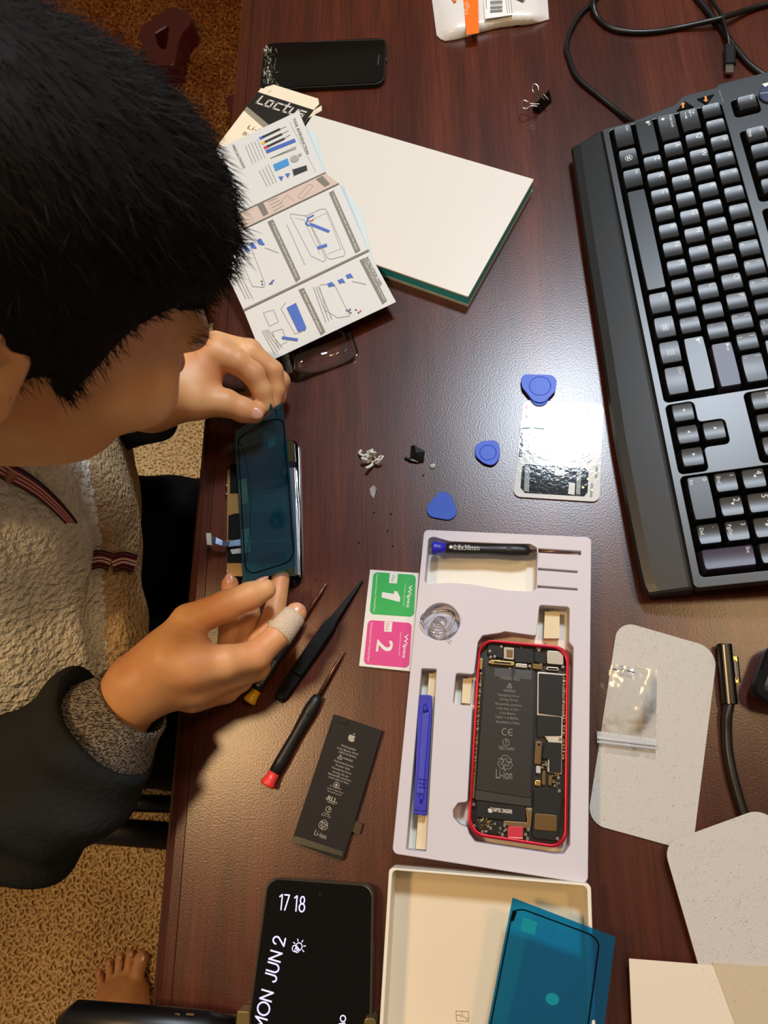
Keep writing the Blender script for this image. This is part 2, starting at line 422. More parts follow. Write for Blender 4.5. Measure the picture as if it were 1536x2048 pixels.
CARPET = carpet_mat('beige_loop_pile', [(.42, '6e4c26'), (.56, 'b08650'), (.72, 'dcb67e'), (.85, 'f0d8a8')], 150)
RUG = carpet_mat('red_brown_shag', [(.45, '2a0d05'), (.6, '5e2a10'), (.7, '7a3c14'), (.85, 'a8682c')], 130, .008, 3)

# ------------------------------------------------------------------ the setting
fl = make('floor', [(-3, -2.2, -ZD), (3, -2.2, -ZD), (3, 3, -ZD), (-3, 3, -ZD)], [(0, 1, 2, 3)], CARPET); tag(fl, kind='structure')
fl['label'] = 'beige looped pile carpet'
for nm, V in (('wall_right', [(2.6, -2.2, -ZD), (2.6, 3, -ZD), (2.6, 3, 1.7), (2.6, -2.2, 1.7)]), ('wall_back', [(-3, 3, -ZD), (2.6, 3, -ZD), (2.6, 3, 1.7), (-3, 3, 1.7)])):
    tag(make(nm, V, [(0, 1, 2, 3)], mat('wall_paint', 'c9b79c', .8)), kind='structure')
def loops(name, x0, x1, y0, y1, step, rad, tube, zb, M, seed, keep, lift=1.):
    """looped yarn tufts"""
    r_ = np.random.default_rng(seed); gx, gy = np.meshgrid(np.arange(x0, x1, step), np.arange(y0, y1, step)); c = np.stack([gx.ravel(), gy.ravel()], 1); c += r_.uniform(-.42, .42, c.shape)*step
    c = c[[keep(*p) for p in c]]; n = len(c); th = r_.uniform(0, 2*PI, n); ns, nt = 6, 5; R_ = rad*r_.uniform(.7, 1.3, n); ln = r_.uniform(-.5, .5, n); zj = r_.uniform(0, .35, n)
    V = np.zeros((n, ns, nt, 3)); ex_ = np.stack([np.cos(th), np.sin(th), 0*th], 1); ey_ = np.stack([-np.sin(th)*np.cos(ln), np.cos(th)*np.cos(ln), np.sin(ln)*0], 1); ez_ = np.array([0, 0, 1.])
    for i in range(ns):
        a = PI*(-.08+1.16*i/(ns-1)); rd = np.stack([math.cos(a)*ex_[:, 0], math.cos(a)*ex_[:, 1], np.full(n, math.sin(a)*lift)], 1)+ey_*(np.sin(ln)*math.sin(a))[:, None]
        for j in range(nt):
            b = 2*PI*j/nt; off = rd*(tube*math.cos(b))+ey_*(tube*math.sin(b)); V[:, i, j] = rd*R_[:, None]+off
            V[:, i, j, :2] += c; V[:, i, j, 2] += zb+zj*rad
    base = (np.arange(n)*ns*nt)[:, None]; F_ = np.array([[i*nt+j, i*nt+(j+1) % nt, (i+1)*nt+(j+1) % nt, (i+1)*nt+j] for i in range(ns-1) for j in range(nt)])
    Fc = (base[:, :, None]+F_[None]).reshape(-1, 4); o = make(name, V.reshape(-1, 3), Fc, M, smooth=True); return o
def vis_floor(x, y, z=-ZD):
    q = np.array([x, y, z])-CO; d = q@CF; u, v = 768+CAM_F*(q@CR)/d, 1024-CAM_F*(q@CU)/d; return -60 < u < 560 and -60 < v < 2110 and not (u > 60 and 80 < v < 700 and u < 350-abs(v-400)*.3)
YARN = carpet_mat('beige_yarn', [(.40, 'a8844e'), (.56, 'd0aa70'), (.72, 'eed09a'), (.88, 'fbeac4')], 260, .0004)
o = loops('carpet_pile', -1.25, -.25, -.45, .96, .0062, .0040, .0019, -ZD+.0005, YARN, 5, vis_floor); tag(o, 'beige looped carpet pile around the chair and the bare foot', 'carpet', kind='stuff')
rug = make('shag_rug', *[(lambda P: ([(*p, -ZD+.0005) for p in P]+[(*p, -ZD+.012) for p in P], [tuple(range(len(P), 2*len(P))), tuple(range(len(P)-1, -1, -1))]+[(i, (i+1) % len(P), len(P)+(i+1) % len(P), len(P)+i) for i in range(len(P))]))(fillet([(-1.9, .95), (.3, .95), (.3, 2.6), (-1.9, 2.6)], .05))][0], RUG)
tag(rug, 'red brown shag rug on the floor beyond the seated person', 'rug')
o = loops('rug_pile', -1.3, -.2, .96, 2.2, .0075, .0065, .0012, -ZD+.012, carpet_mat('shag_yarn', [(.45, '4a160a'), (.58, '7c3a14'), (.70, '9a5a24'), (.85, 'b88444')], 90, .0004), 6, vis_floor, 1.2); o.parent = rug; o.matrix_parent_inverse = Matrix.Translation([-c_ for c_ in rug.location]); o['kind'] = 'stuff' 

# desk
EX = -.2433
desk = thing('desk', 'dark mahogany desk with a rounded front edge, covered in phone repair parts', 'desk', (.4, .4, -ZD))
make('desk_top', [(x, y, z) for z in (-.028, 0) for y in (-.5, 1.35) for x in (EX+.017, 1.15)], [(0, 2, 3, 1), (4, 5, 7, 6), (0, 1, 5, 4), (2, 6, 7, 3), (0, 4, 6, 2), (1, 3, 7, 5)], WOOD, desk)
prof = [(EX+.01705, -.0001), (EX+.0170, -.0016), (EX+.0164, -.0016), (EX+.0163, -.0002), (EX+.009, -.0006), (EX+.004, -.002), (EX+.001, -.005), (EX, -.010), (EX+.001, -.018), (EX+.006, -.026), (EX+.017, -.028)]
V = [(x, y, z) for y in (-.5, 1.35) for x, z in prof]; n = len(prof)
make('edge_moulding', V, [(i, i+1, n+i+1, n+i) for i in range(n-1)]+[tuple(range(n-1, -1, -1)), tuple(range(n, 2*n))], WOOD, desk, smooth=False)
for lx in (-.16, 1.08):
    for ly in (-.42, 1.28):
        mb = MB(); mb.prism(rr(.06, .06, .008, lx, ly), -ZD+.001, -.028); mb.build('leg', WOOD, desk)

# burgundy carved furniture foot on the rug (top left) and its twin tip by the desk edge
BURG = mat('burgundy_wood', '4a0f12', .35, coat=.3)
zf = -.66
P = [at(u, v, zf)[:2] for u, v in [(345, 128), (331, 110), (337, 80), (339, 50), (322, 58), (308, 70), (318, 95), (300, 88), (282, 80), (276, 62), (285, 46), (310, 32), (330, 18), (350, 13), (372, 18), (384, 34), (382, 46), (366, 62), (356, 88), (352, 128)]]
P = [at(u, v, zf)[:2] for u, v in [(300, 130), (276, 70), (284, 48), (310, 34), (330, 18), (350, 13), (372, 19), (384, 36), (381, 47), (366, 62), (356, 88), (349, 130)]]
H = [at(u, v, zf)[:2] for u, v in [(338, 49), (309, 67), (315, 88), (331, 105)]]
ft = plate('chair_frame', [fillet(P, .01), fillet(H, .006)], zf-.067, zf, BURG, None, .003)
tag(ft, 'burgundy curved wooden frame with a triangular opening, on the shag rug', 'furniture frame')
P = [at(u, v, zf)[:2] for u, v in [(500, 180), (460, 189), (448, 196), (452, 208), (462, 225), (500, 250)]]
f2 = plate('wooden_foot', [fillet(P, .008)], zf-.067, zf, BURG, None, .003); tag(f2, 'small burgundy wooden foot peeking out from under the desk edge', 'furniture foot')

# ------------------------------------------------------------------ keyboard
KX, KY, KT, KZ, KI = .1515, .5664, -1.5307, .0339, .1306
ke1 = np.array([math.cos(KT), math.sin(KT), 0]); ke2 = np.array([-math.sin(KT)*math.cos(KI), math.cos(KT)*math.cos(KI), math.sin(KI)]); ke3 = np.cross(ke1, ke2)
K0 = np.array([KX, KY, KZ]); U_ = .01905
def kp(x, y, z=0): return K0+ke1*x*U_+ke2*y*U_+ke3*z      # x,y in key units, z metres
KBM = mat('keyboard_case', '191e20', .38, spec=.75); KEY = mat('key_black', '121517', .37, spec=.55); KEYV = mat('key_violet', '302b44', .42, spec=.5)
INKK = mat('key_legend', 'd8e0e2', .5); ORG = mat('key_arrow_orange', 'f0913c', .5); WELL = mat('key_well', '060708', .6); GRN = mat('key_side_green', '1c5a2c', .6)
kb = thing('keyboard', 'black full-size keyboard lying along the right of the desk', 'keyboard', kp(10, 2, -.03)-np.array([0, 0, 0]))
kxf = lambda v: kp(v[0]/U_, v[1]/U_, v[2])
def ku(P): return [(x*U_, y*U_) for x, y in P]
out = fillet(ku([(-.22, -.86), (23.0, -.86), (23.0, 8.4), (-1.2, 8.4), (-1.2, 4.7), (-1.03, 4.5), (-1.03, 3.05), (-.62, 2.6), (-.22, .6)]), [.002, .004, .01, .01, .002, .002, .004, .002, .001])
wells = [fillet(ku(P), .0035, 4) for P in [
    [(-.02, -.56), (15.08, -.56), (15.08, 4.56), (-.02, 4.56)],
    [(0, 4.98), (1.08, 4.98), (1.08, 6.1), (0, 6.1)], [(1.95, 4.98), (6.08, 4.98), (6.08, 6.1), (1.95, 6.1)], [(6.5, 4.98), (10.6, 4.98), (10.6, 6.1), (6.5, 6.1)],
    [(15.22, -.56), (18.33, -.56), (18.33, .53), (17.3, .53), (17.3, 1.53), (16.2, 1.53), (16.2, .53), (15.22, .53)],
    [(15.0+.22, 2.45), (18.33, 2.45), (18.33, 4.56), (15.22, 4.56)],
    [(18.45, -.56), (22.6, -.56), (22.6, 4.56), (18.45, 4.56)]]]
plate('case', [out]+wells, -.0165, -.0045, KBM, kb, .0006, kxf)
plate('key_bed', [ku([(-.15, -.8), (22.9, -.8), (22.9, 8.3), (-.6, 8.3), (-.6, 4.6), (-.15, 2)])], -.0178, -.0150, WELL, kb, 0, kxf)
# wrist rest: sloping slab
prf = [(-.88, -.0047), (-.95, -.0062), (-1.05, -.0055), (-2.2, -.0085), (-2.55, -.0105), (-2.66, -.0145), (-2.62, -.021), (-.88, -.025)]
V = []; xs = [(-.22, 0, 1), (-.12, .0, 1)]
def wr(x, sl):
    return [kp(x+sl*(p[0]+.88)*-.16, p[0] if p[0] > -2 else p[0]+(.0), p[1]) for p in prf]
stat = [-.22, -.15, -.05, .2]+list(np.linspace(1, 22, 22))+[22.6, 22.9, 23.0]
for i, x in enumerate(stat):
    k_ = float(np.interp(x, [-.22, 6, 12, 16, 20, 22.5, 23], [.26, .10, .0, -.10, -.08, -.02, .12])); e_ = float(np.interp(x, [-.22, -.15, -.05, 22.9, 23], [.0016, .0006, 0, 0, .001]))
    for p in prf:
        yy = p[0]+(k_ if p[0] < -2 else 0); V.append(kp(x+(.30*max(0, .2-x)/.42 if p[0] < -2 else 0), yy, p[1]-e_))
n = len(prf); Fq = []
for i in range(len(stat)-1): Fq += [(i*n+j, (i+1)*n+j, (i+1)*n+(j+1) % n, i*n+(j+1) % n) for j in range(n)]
Fq += [tuple(range(n-1, -1, -1)), tuple(range((len(stat)-1)*n, len(stat)*n))]
make('wrist_rest', V, Fq, mat('wrist_rest', '171b1d', .42, spec=.55), kb, smooth=False)
mb = MB()
for x in (1.5, 21):
    c = kp(x, 7.6, -.034); mb.box(kp(x, 7.4, -.029), (.02, .012, .022), ex=ke1, ey=ke2, ez=ke3)
mb.build('tilt_feet', KEY, kb)

def key(cx, row, w_=1., h_=1., leg=None, sub=None, mt=None, dz=0., name='key', icon=None, side=None):
    """skirted keycap with a cylindrically scooped top; legends are part of the cap"""
    W, H = w_*U_-.0008, h_*U_-.0008; tw, th = w_*U_-.0050, h_*U_-.0046; top = dz; zb = -.0145
    cx_, cy_ = cx*U_, row*U_; oy = .0005; N = 8; V = []; Fc = []; M = []; SM = []
    def W3(x, y, z): return kp((cx_+x)/U_, (cy_+y)/U_, z)
    def add(P): V.append(P); return len(V)-1
    dep = .0008
    def zt(x): return top-dep*(1-(2*x/tw)**2) if w_ < 2 else top-.0003
    inset = [.0012, .0003]+[0]*(N-3)+[.0003, .0012]
    def ring(w2, h2, oy_, zf_, ins):
        xs_ = [w2*(k/N-.5) if 0 < k < N else w2*(-.5 if k == 0 else .5) for k in range(N+1)]; xs_[1] = -w2/2+.0009; xs_[-2] = w2/2-.0009
        lo = [add(W3(x, oy_-h2/2+i_*ins, zf_(x) if callable(zf_) else zf_)) for x, i_ in zip(xs_, inset)]
        hi = [add(W3(x, oy_+h2/2-i_*ins, zf_(x) if callable(zf_) else zf_)) for x, i_ in zip(xs_, inset)]
        return lo+hi[::-1]
    cl = lambda x: max(-tw/2, min(tw/2, x))
    r0 = ring(W, H, 0, zb, .5); r1 = ring(tw+.0011, th+.0011, oy, lambda x: zt(cl(x))-.0007, 1); r2 = ring(tw, th, oy, lambda x: zt(cl(x)), 1)
    n_ = len(r0)
    for a, b in ((r0, r1), (r1, r2)):
        for i in range(n_): Fc.append((a[i], a[(i+1) % n_], b[(i+1) % n_], b[i])); M.append(0)
    s0 = len(Fc); r2 = ring(tw, th, oy, lambda x: zt(cl(x)), 1)
    for k in range(N): Fc.append((r2[k], r2[k+1], r2[n_-2-k], r2[n_-1-k])); M.append(0)
    s1 = len(Fc)
    def txt(s, x, y, hh, mi=1, fit=None):
        G, T = textgeo(s)
        if not len(G): return
        sc2 = hh/.70; wd = G[:, 0].max()*sc2; q = 1 if not fit or wd <= fit else fit/wd
        b0 = len(V)
        for g in G:
            X = x+g[0]*sc2*q; Y = y+oy+g[1]*sc2; add(W3(X, Y, zt(X)+.00012))
        for t in T: Fc.append(tuple(b0+i for i in t)); M.append(mi)
    def pg(pts, mi=1):
        b0 = len(V)
        for x, y in pts: add(W3(x, y+oy, zt(x)+.00014))
        A = sum(pts[i][0]*pts[(i+1) % len(pts)][1]-pts[(i+1) % len(pts)][0]*pts[i][1] for i in range(len(pts)))
        Fc.append(tuple(range(b0, len(V))) if A > 0 else tuple(range(len(V)-1, b0-1, -1))); M.append(mi)
    xl = -tw/2+.0011
    if leg and sub: txt(leg, xl+.0008, th/2-.0040, .0028, fit=tw*.85); txt(sub, xl+.0008, -th/2+.0014, .0026, fit=tw*.85)
    elif leg:
        if len(leg) == 1: txt(leg, xl+.0002, th/2-.0052, .0042)
        else: txt(leg, xl, th/2-.0042, .0023, fit=tw*.9)
    if icon == 'win':
        R_ = .0032
        pg([(R_*math.cos(a), R_*math.sin(a)) for a in np.linspace(0, 2*PI, 20)[:-1]], 1)
        b0 = len(V)
        for x, y in [((R_-.0004)*math.cos(a), (R_-.0004)*math.sin(a)) for a in np.linspace(0, 2*PI, 20)[:-1]]: add(W3(x, y+oy, zt(x)+.00018))
        Fc.append(tuple(range(b0, len(V)))); M.append(0)
        for sx in (-1, 1):
            for sy in (-1, 1):
                b0 = len(V)
                for x, y in [(.0002, .0002), (.0015, .0003), (.0014, .0016), (.0002, .0014)]: add(W3(sx*x, sy*y+oy, zt(0)+.00024))
                f = tuple(range(b0, b0+4)); Fc.append(f if sx*sy > 0 else f[::-1]); M.append(1)
    if icon in ('left', 'down', 'right', 'up', 'uparrow', 'tabs', 'menu', 'shift', 'enter'):
        a = {'left': PI, 'down': -PI/2, 'right': 0, 'up': PI/2}.get(icon)
        if a is not None:
            ox, oy2, q = (-.002, .001, .0014)
            pg([(ox+q*math.cos(a+k), oy2+q*math.sin(a+k)) for k in (0, 2.2, -2.2)])
        elif icon == 'enter':
            pg([(xl, th/2-.0028), (xl+.0018, th/2-.0018), (xl+.0018, th/2-.0038)])
        elif icon in ('shift', 'uparrow'):
            X = xl+.0016 if icon == 'shift' else xl+.0024; Y = .0028 if icon == 'shift' else -.0030
            pg([(X-.0017, Y), (X, Y+.0019), (X+.0017, Y)]); pg([(X-.0008, Y-.0013), (X+.0008, Y-.0013), (X+.0008, Y), (X-.0008, Y)])
        elif icon == 'tabs':
            for Y, sg in ((.0012, -1), (-.0028, 1)):
                pg([(xl+.001+(0 if sg < 0 else .0), Y), (xl+.0072, Y), (xl+.0072, Y+.0004), (xl+.001, Y+.0004)])
                X = xl+(.001 if sg < 0 else .0072); pg([(X, Y-.0009), (X-sg*.0016, Y+.0002), (X, Y+.0013)][::sg]) if False else pg([(X, Y+.0002), (X-sg*.0016, Y-.0009), (X-sg*.0016, Y+.0013)])
                pg([(X+sg*.0002, Y-.001), (X+sg*.0006, Y-.001), (X+sg*.0006, Y+.0014), (X+sg*.0002, Y+.0014)])
        elif icon == 'menu':
            for x0, y0, x1, y1 in [(-.0022, -.0024, -.0018, .0028), (.0018, -.0024, .0022, .0028), (-.0022, .0024, .0022, .0028), (-.0022, -.0024, .0022, -.002), (-.001, .0010, .001, .0013), (-.001, 0, .001, .0003), (-.001, -.001, .001, -.0007)]:
                pg([(x0, y0), (x1, y0), (x1, y1), (x0, y1)])
    if side:
        G, T = textgeo(side); b0 = len(V)
        for g in G:
            f = (g[1]+.35)*.45; X = -.004+g[0]*.0028; Y0 = -H/2; Y1 = oy-th/2
            add(W3(X, Y0+(Y1-Y0)*(.3+.55*f)-.00015, zb+(top-.0007-zb)*(.3+.55*f)+.0001))
        for t in T: Fc.append(tuple(b0+i for i in t)); M.append(2)
    o = make(name, V, Fc, [mt or KEY, INKK, GRN], kb, M)
    for i in range(s0, s1): o.data.polygons[i].use_smooth = True
    return o
R4 = '1234567890-='; S4 = '!@#$%^&*()_+'
key(.5, 4, 1, 1, '~', '`')
for i, c in enumerate(R4): key(1.5+i, 4, 1, 1, S4[i], c)
key(14, 4, 2, 1, 'Backspace')
key(.75, 3, 1.5, 1, 'Tab', icon='tabs')
for i, c in enumerate('QWERTYUIOP'): key(2+i, 3, 1, 1, c, side={'O': 'Open', 'P': 'Print'}.get(c))
key(12, 3, 1, 1, '{', '['); key(13, 3, 1, 1, '}', ']'); key(14.25, 3, 1.5, 1, '|', '\\')
key(.88, 2, 1.75, 1, 'Caps Lock', icon='uparrow')
for i, c in enumerate('ASDFGHJKL'): key(2.25+i, 2, 1, 1, c, side={'S': 'Save'}.get(c))
key(11.25, 2, 1, 1, ':', ';'); key(12.25, 2, 1, 1, '"', "'"); key(13.88, 2, 2.25, 1, 'Enter', mt=KEYV, icon='enter')
key(1.13, 1, 2.25, 1, '   Shift', icon='shift')
for i, c in enumerate('ZXCVBNM'): key(2.75+i, 1, 1, 1, c, side={'Z': 'Undo', 'X': 'Cut', 'C': 'Copy', 'V': 'Paste', 'B': 'Bold', 'N': 'New'}.get(c))
for i, (a, b) in enumerate(['<,', '>.', '?/']): key(9.75+i, 1, 1, 1, a, b)
key(13.63, 1, 2.75, 1, '   Shift', icon='shift')
key(.75, 0, 1.5, 1, 'Ctrl', side='Ctrl'); key(2.13, 0, 1.25, 1, icon='win'); key(3.38, 0, 1.25, 1, 'Alt')
key(6.88, 0, 5.75, 1, name='space_bar'); key(10.38, 0, 1.25, 1, 'Alt'); key(11.63, 0, 1.25, 1, icon='win'); key(12.88, 0, 1.25, 1, icon='menu'); key(14.25, 0, 1.5, 1, 'Ctrl', side='Ctrl')
key(.52, 5.55, 1, 1, 'Esc')
for i, t in enumerate([('F1', 'Help'), ('F2', None), ('F3', None), ('F4', None)]): key(2.47+i, 5.53, 1, 1, t[0], t[1])
for i, t in enumerate(('F5', 'F6')): key(7.03+i, 5.53, 1, 1, t)
for i, (t, ic) in enumerate([(None, 'left'), (None, 'down'), (None, 'right')]): key(15.75+i, 0, 1, 1, icon=ic)
key(16.75, 1, 1, 1, icon='up')
for i, t in enumerate(('Delete', 'End', 'Page')): key(15.75+i, 3, 1, 1, t)
for i, t in enumerate(('Insert', 'Home', 'Page')): key(15.75+i, 4, 1, 1, t)
key(19.5, 0, 2, 1, '0', 'Ins'); key(21, 0, 1, 1, '.', 'Del')
for i, t in enumerate([('1', 'End'), ('2', None), ('3', 'PgDn')]): key(19+i, 1, 1, 1, t[0], t[1], icon='down' if i == 1 else None)
for i, t in enumerate([('4', None), ('5', None), ('6', None)]): key(19+i, 2, 1, 1, t[0], None, icon=('left', None, 'right')[i])
for i, t in enumerate('789'): key(19+i, 3, 1, 1, t)
key(22, .5, 1, 2, 'Ent', mt=KEYV); key(22, 2.5, 1, 2, '+')
for nm, P, A in (('scroll_key', [(1352, 222), (1369, 201), (1389, 213)], ((1366, 216), (1366, 205))), ('scroll_key', [(1393, 197), (1430, 187), (1413, 209)], ((1411, 193), (1412, 204)))):
    o_ = K0-ke3*.0045; pl = (o_+ke3*.0012, ke3)
    T3 = [atp(u, v, pl) for u, v in P]; B3 = [p-ke3*.003 for p in T3]; cc = sum(T3)/3; T3 = [cc+(p-cc)*.9 for p in T3]
    mb = MB(); n3 = np.cross(T3[1]-T3[0], T3[2]-T3[0])
    if n3@ke3 < 0: T3 = T3[::-1]; B3 = B3[::-1]
    mb.add(T3+B3, [(0, 1, 2), (3, 4, 1, 0), (4, 5, 2, 1), (5, 3, 0, 2)], 0)
    pr = Print(pl); a, b = pr.P(A[0]), pr.P(A[1]); d = (b-a)/np.linalg.norm(b-a); x = np.cross(ke3, d); k_ = ke3*.0002
    mb.add([a-x*.0008+k_, a+x*.0008+k_, b-d*.002+x*.0008+k_, b-d*.002-x*.0008+k_, b-d*.0022-x*.0022+k_, b-d*.0022+x*.0022+k_, b+k_], [(0, 3, 2, 1), (4, 6, 5)], 1)
    mb.build(nm, [mat('key_gloss', '050607', .2, spec=.3), ORG], kb)
pr = Print((K0-ke3*.0044, ke3)); pr.text('Internet', (1437, 182), (1445, 204), hh=.0016)
pr.build('case_lettering', [mat('dim_ink', '8a9092', .5)], kb)
c = atp(1546, 185, (K0-ke3*.003, ke3)); mb = MB(); n = 28; q = MB()
mb.tube([c-ke3*.004, c+ke3*.0005, c+ke3*.001], [.0115, .0115, .0105], 28); mb.build('round_button', mat('blue_grey_button', '32405e', .3), kb)
pr = Print((c+ke3*.0011, ke3), .0001); pr.poly([(1524, 168), (1536, 165), (1537, 170), (1530, 174)]); pr.line([(1520, 187), (1545, 184)], .0004); pr.build('button_mark', [INKK], kb)
# keyboard lead
BLK = mat('black_rubber', '0d0e10', .45); CAB = mat('black_cable', '0c0d0e', .38)
def cable(name, pts, r, label, cat='cable', parent=None, n=10):
    mb = MB(); mb.tube(spline([at(u, v, z) for u, v, z in pts], 8), r, n); o = mb.build(name, CAB, parent, smooth=True)
    if parent is None: tag(o, label, cat)
    return o
c = cable('keyboard_cable', [(1275, 250, .018), (1262, 242, .006), (1235, 222, .0026), (1195, 190, .0026), (1155, 155, .0026), (1137, 115, .0026), (1133, 95, .0026), (1140, 65, .0026), (1160, 30, .0026), (1185, 5, .0026), (1215, -30, .0026)], .0025, None, parent=kb)
cable('cable', [(1190, -20, .0075), (1187, 10, .0075), (1195, 35, .003), (1220, 55, .003), (1260, 64, .003), (1310, 63, .003), (1360, 55, .003), (1420, 42, .0075), (1450, 34, .009), (1500, 18, .004), (1545, 5, .003), (1600, -10, .003)], .0027, 'long black cable curving in a wide loop across the top right of the desk')
cable('cable', [(1385, -15, .003), (1410, 15, .003), (1428, 38, .003), (1440, 52, .003), (1455, 75, .003), (1470, 95, .003), (1495, 125, .003), (1525, 148, .003), (1560, 165, .003), (1610, 180, .003)], .0029, 'thick black cable running from the top edge to behind the keyboard corner')
uc = thing('phone_cable', 'thin black cable ending in a silver rectangular plug above the keyboard', 'cable', at(1458, 100, 0))
cable('lead', [(1415, -20, .003), (1428, 8, .006), (1440, 25, .0095), (1448, 45, .010), (1455, 70, .0095), (1459, 92, .006)], .0016, None, parent=uc)
def bar3(a, b, w_, h_, r, zc, name, mt, par, n=6):
    a = np.array([a[0], a[1], zc]); b = np.array([b[0], b[1], zc]); d = (b-a)/np.linalg.norm(b-a); s_ = np.array([-d[1], d[0], 0]); mb = MB()
    P = rr(w_, h_, r, 0, 0, 0, n); V = [a+s_*p[0]+np.array([0, 0, p[1]]) for p in P]+[b+s_*p[0]+np.array([0, 0, p[1]]) for p in P]; m_ = len(P)
    mb.add(V, [(i, (i+1) % m_, m_+(i+1) % m_, m_+i) for i in range(m_)]+[tuple(range(m_-1, -1, -1)), tuple(range(m_, 2*m_))]); return mb.build(name, mt, par)
STEEL = mat('bright_steel', 'c8c8c4', .22, 1)
mb = MB(); mb.tube([at(1458, 84, .005), at(1459, 93, .005)], [.0018, .0028], 10); mb.build('strain_relief', CAB, uc)
bar3(at(1459, 92, .0045), at(1460, 130, .0045), .0105, .006, .0025, .0045, 'plug_body', mat('plug_black', '14161a', .35), uc)
bar3(at(1459, 129, .0045), at(1459, 147, .0045), .0083, .0026, .0012, .0045, 'plug', STEEL, uc)

# ------------------------------------------------------------------ broken phone screen (top left of the desk)
GLS = mat('black_glass', '050607', .06, spec=.6); BLKP = mat('black_plastic', '101112', .4)
t = thing('broken_phone_screen', 'black phone screen face up with its left end shattered', 'phone screen', at(648, 125, 0))
P = pxy([(532, 86), (768, 77), (772, 84), (766, 165), (524, 178), (519, 170)], .006)
P = [at(529, 86, .006)[:2], at(773, 75, .006)[:2], at(768, 166, .006)[:2], at(518, 179, .006)[:2]]
plate('frame', [fillet(P, .010)], .0005, .0055, BLKP, t, .0006)
ctr = sum(np.array(p) for p in P)/4; Q = [ctr+(np.array(p)-ctr)*np.array([.985, .97]) for p in P]
plate('glass', [fillet(Q, .009)], .0050, .0066, GLS, t, .0004)
pr = Print(.0066); random.seed(3)
for k in range(48):
    u = 526+abs(random.gauss(0, 13)); v = random.uniform(90, 172); a = random.gauss(1.4, .7); L_ = random.uniform(3, 16)
    q = [(u, v), (u+L_*math.cos(a)*.5+random.uniform(-2, 2), v+L_*math.sin(a)*.5), (u+L_*math.cos(a), v+L_*math.sin(a))]
    if all(524 < x < 600 and 90 < y < 172 for x, y in q): pr.line(q, random.uniform(.00012, .00035))
for k in range(26):
    u = 528+abs(random.gauss(0, 9)); v = random.uniform(92, 168); s_ = random.uniform(1, 3)
    pr.poly([(u, v-s_), (u+s_, v), (u+s_*.3, v+s_), (u-s_*.5, v+.4*s_)])
pr.build('cracks', [mat('crack_white', '9a9a88', .3)], t)
pr = Print(.0066, .00005); pr.poly([(757, 110), (759, 110), (757, 130), (755, 130)]); pr.line([(602, 84), (765, 79)], .0006); pr.build('earpiece_slot', [mat('grey_slot', '3c4244', .3)], t)
mb = MB()
for u, v in ((648, 174), (677, 172), (726, 170), (770, 120)): mb.box(at(u, v, .003), (.004, .003, .002))
mb.build('clips', STEEL, t)

# ------------------------------------------------------------------ mailer pouch at the top
POU = mat('pouch_film', 'd9d6d2', .35, bump=(60, .4, .002)); t = thing('plastic_pouch', 'white plastic pouch with an orange stripe and a barcode label', 'pouch', at(980, 30, 0))
xs = np.linspace(0, 1, 15); ys = np.linspace(0, 1, 12); A, B, C_, D_ = (856, -60), (1090, -75), (1098, 37), (875, 83); V = []
for j in ys:
    for i in xs:
        u = (A[0]*(1-i)+B[0]*i)*(1-j)+(D_[0]*(1-i)+C_[0]*i)*j; v = (A[1]*(1-i)+B[1]*i)*(1-j)+(D_[1]*(1-i)+C_[1]*i)*j
        v += 3*math.sin(i*9)*j; e = min(i, 1-i, 1-j); z = .0015+.009*min(1, e*7)**.8+.001*math.sin(i*13+j*7)*(e > .1)
        if j == 1 and i in (0,): u += 6; v -= 5
        V.append(at(u, v, z))
Fq = [(j*15+i, (j+1)*15+i, (j+1)*15+i+1, j*15+i+1) for j in range(11) for i in range(14)]
nV = len(V); V2 = V+[np.array([p[0], p[1], .0008]) for p in V]; Fq2 = Fq+[tuple(k+nV for k in f[::-1]) for f in Fq]
make('film', V2, Fq2, [POU], t, smooth=True)
pr = Print(.0122)
pr.poly([(923, -50), (955, -52), (958, 66), (933, 70)], 0); pr.poly([(966, -20), (1020, -22), (1025, 30), (970, 38)], 1)
for k in range(11):
    y = 0+k*2.6; pr.line([(981, y-1.0), (1004, y-2.6)], random.choice((.0006, .001, .0015)), 2)
for k in range(3): pr.scrib((1011+k*4.5, -5), (1015+k*4.5, 26), .0007, 2)
pr.scrib((972, 0), (973, 18), .0008, 2)
pr.text('High qu', (937, 28), (936, -16), 3, hh=.0042); pr.ring((1070, -40), .01, .001, 2)
pr.poly([(903, -6), (911, -7), (913, 2), (908, 4)], 0)
pr.build('print', [mat('pouch_orange', 'f2701c', .35), mat('label_white', 'e8e6e2', .5), mat('ink_black', '1a1a1c', .6), mat('peach_ink', 'f3b183', .5)], t)
GLAS = clear_mat('metal_glint', (.7, .75, .8))
mb = MB(); mb.tube([at(1024, -10, .0125), at(1048, 2, .0125)], .002, 8); mb.build('pouch_contents', mat('grey_metal', '9aa0a0', .25, 1), t)

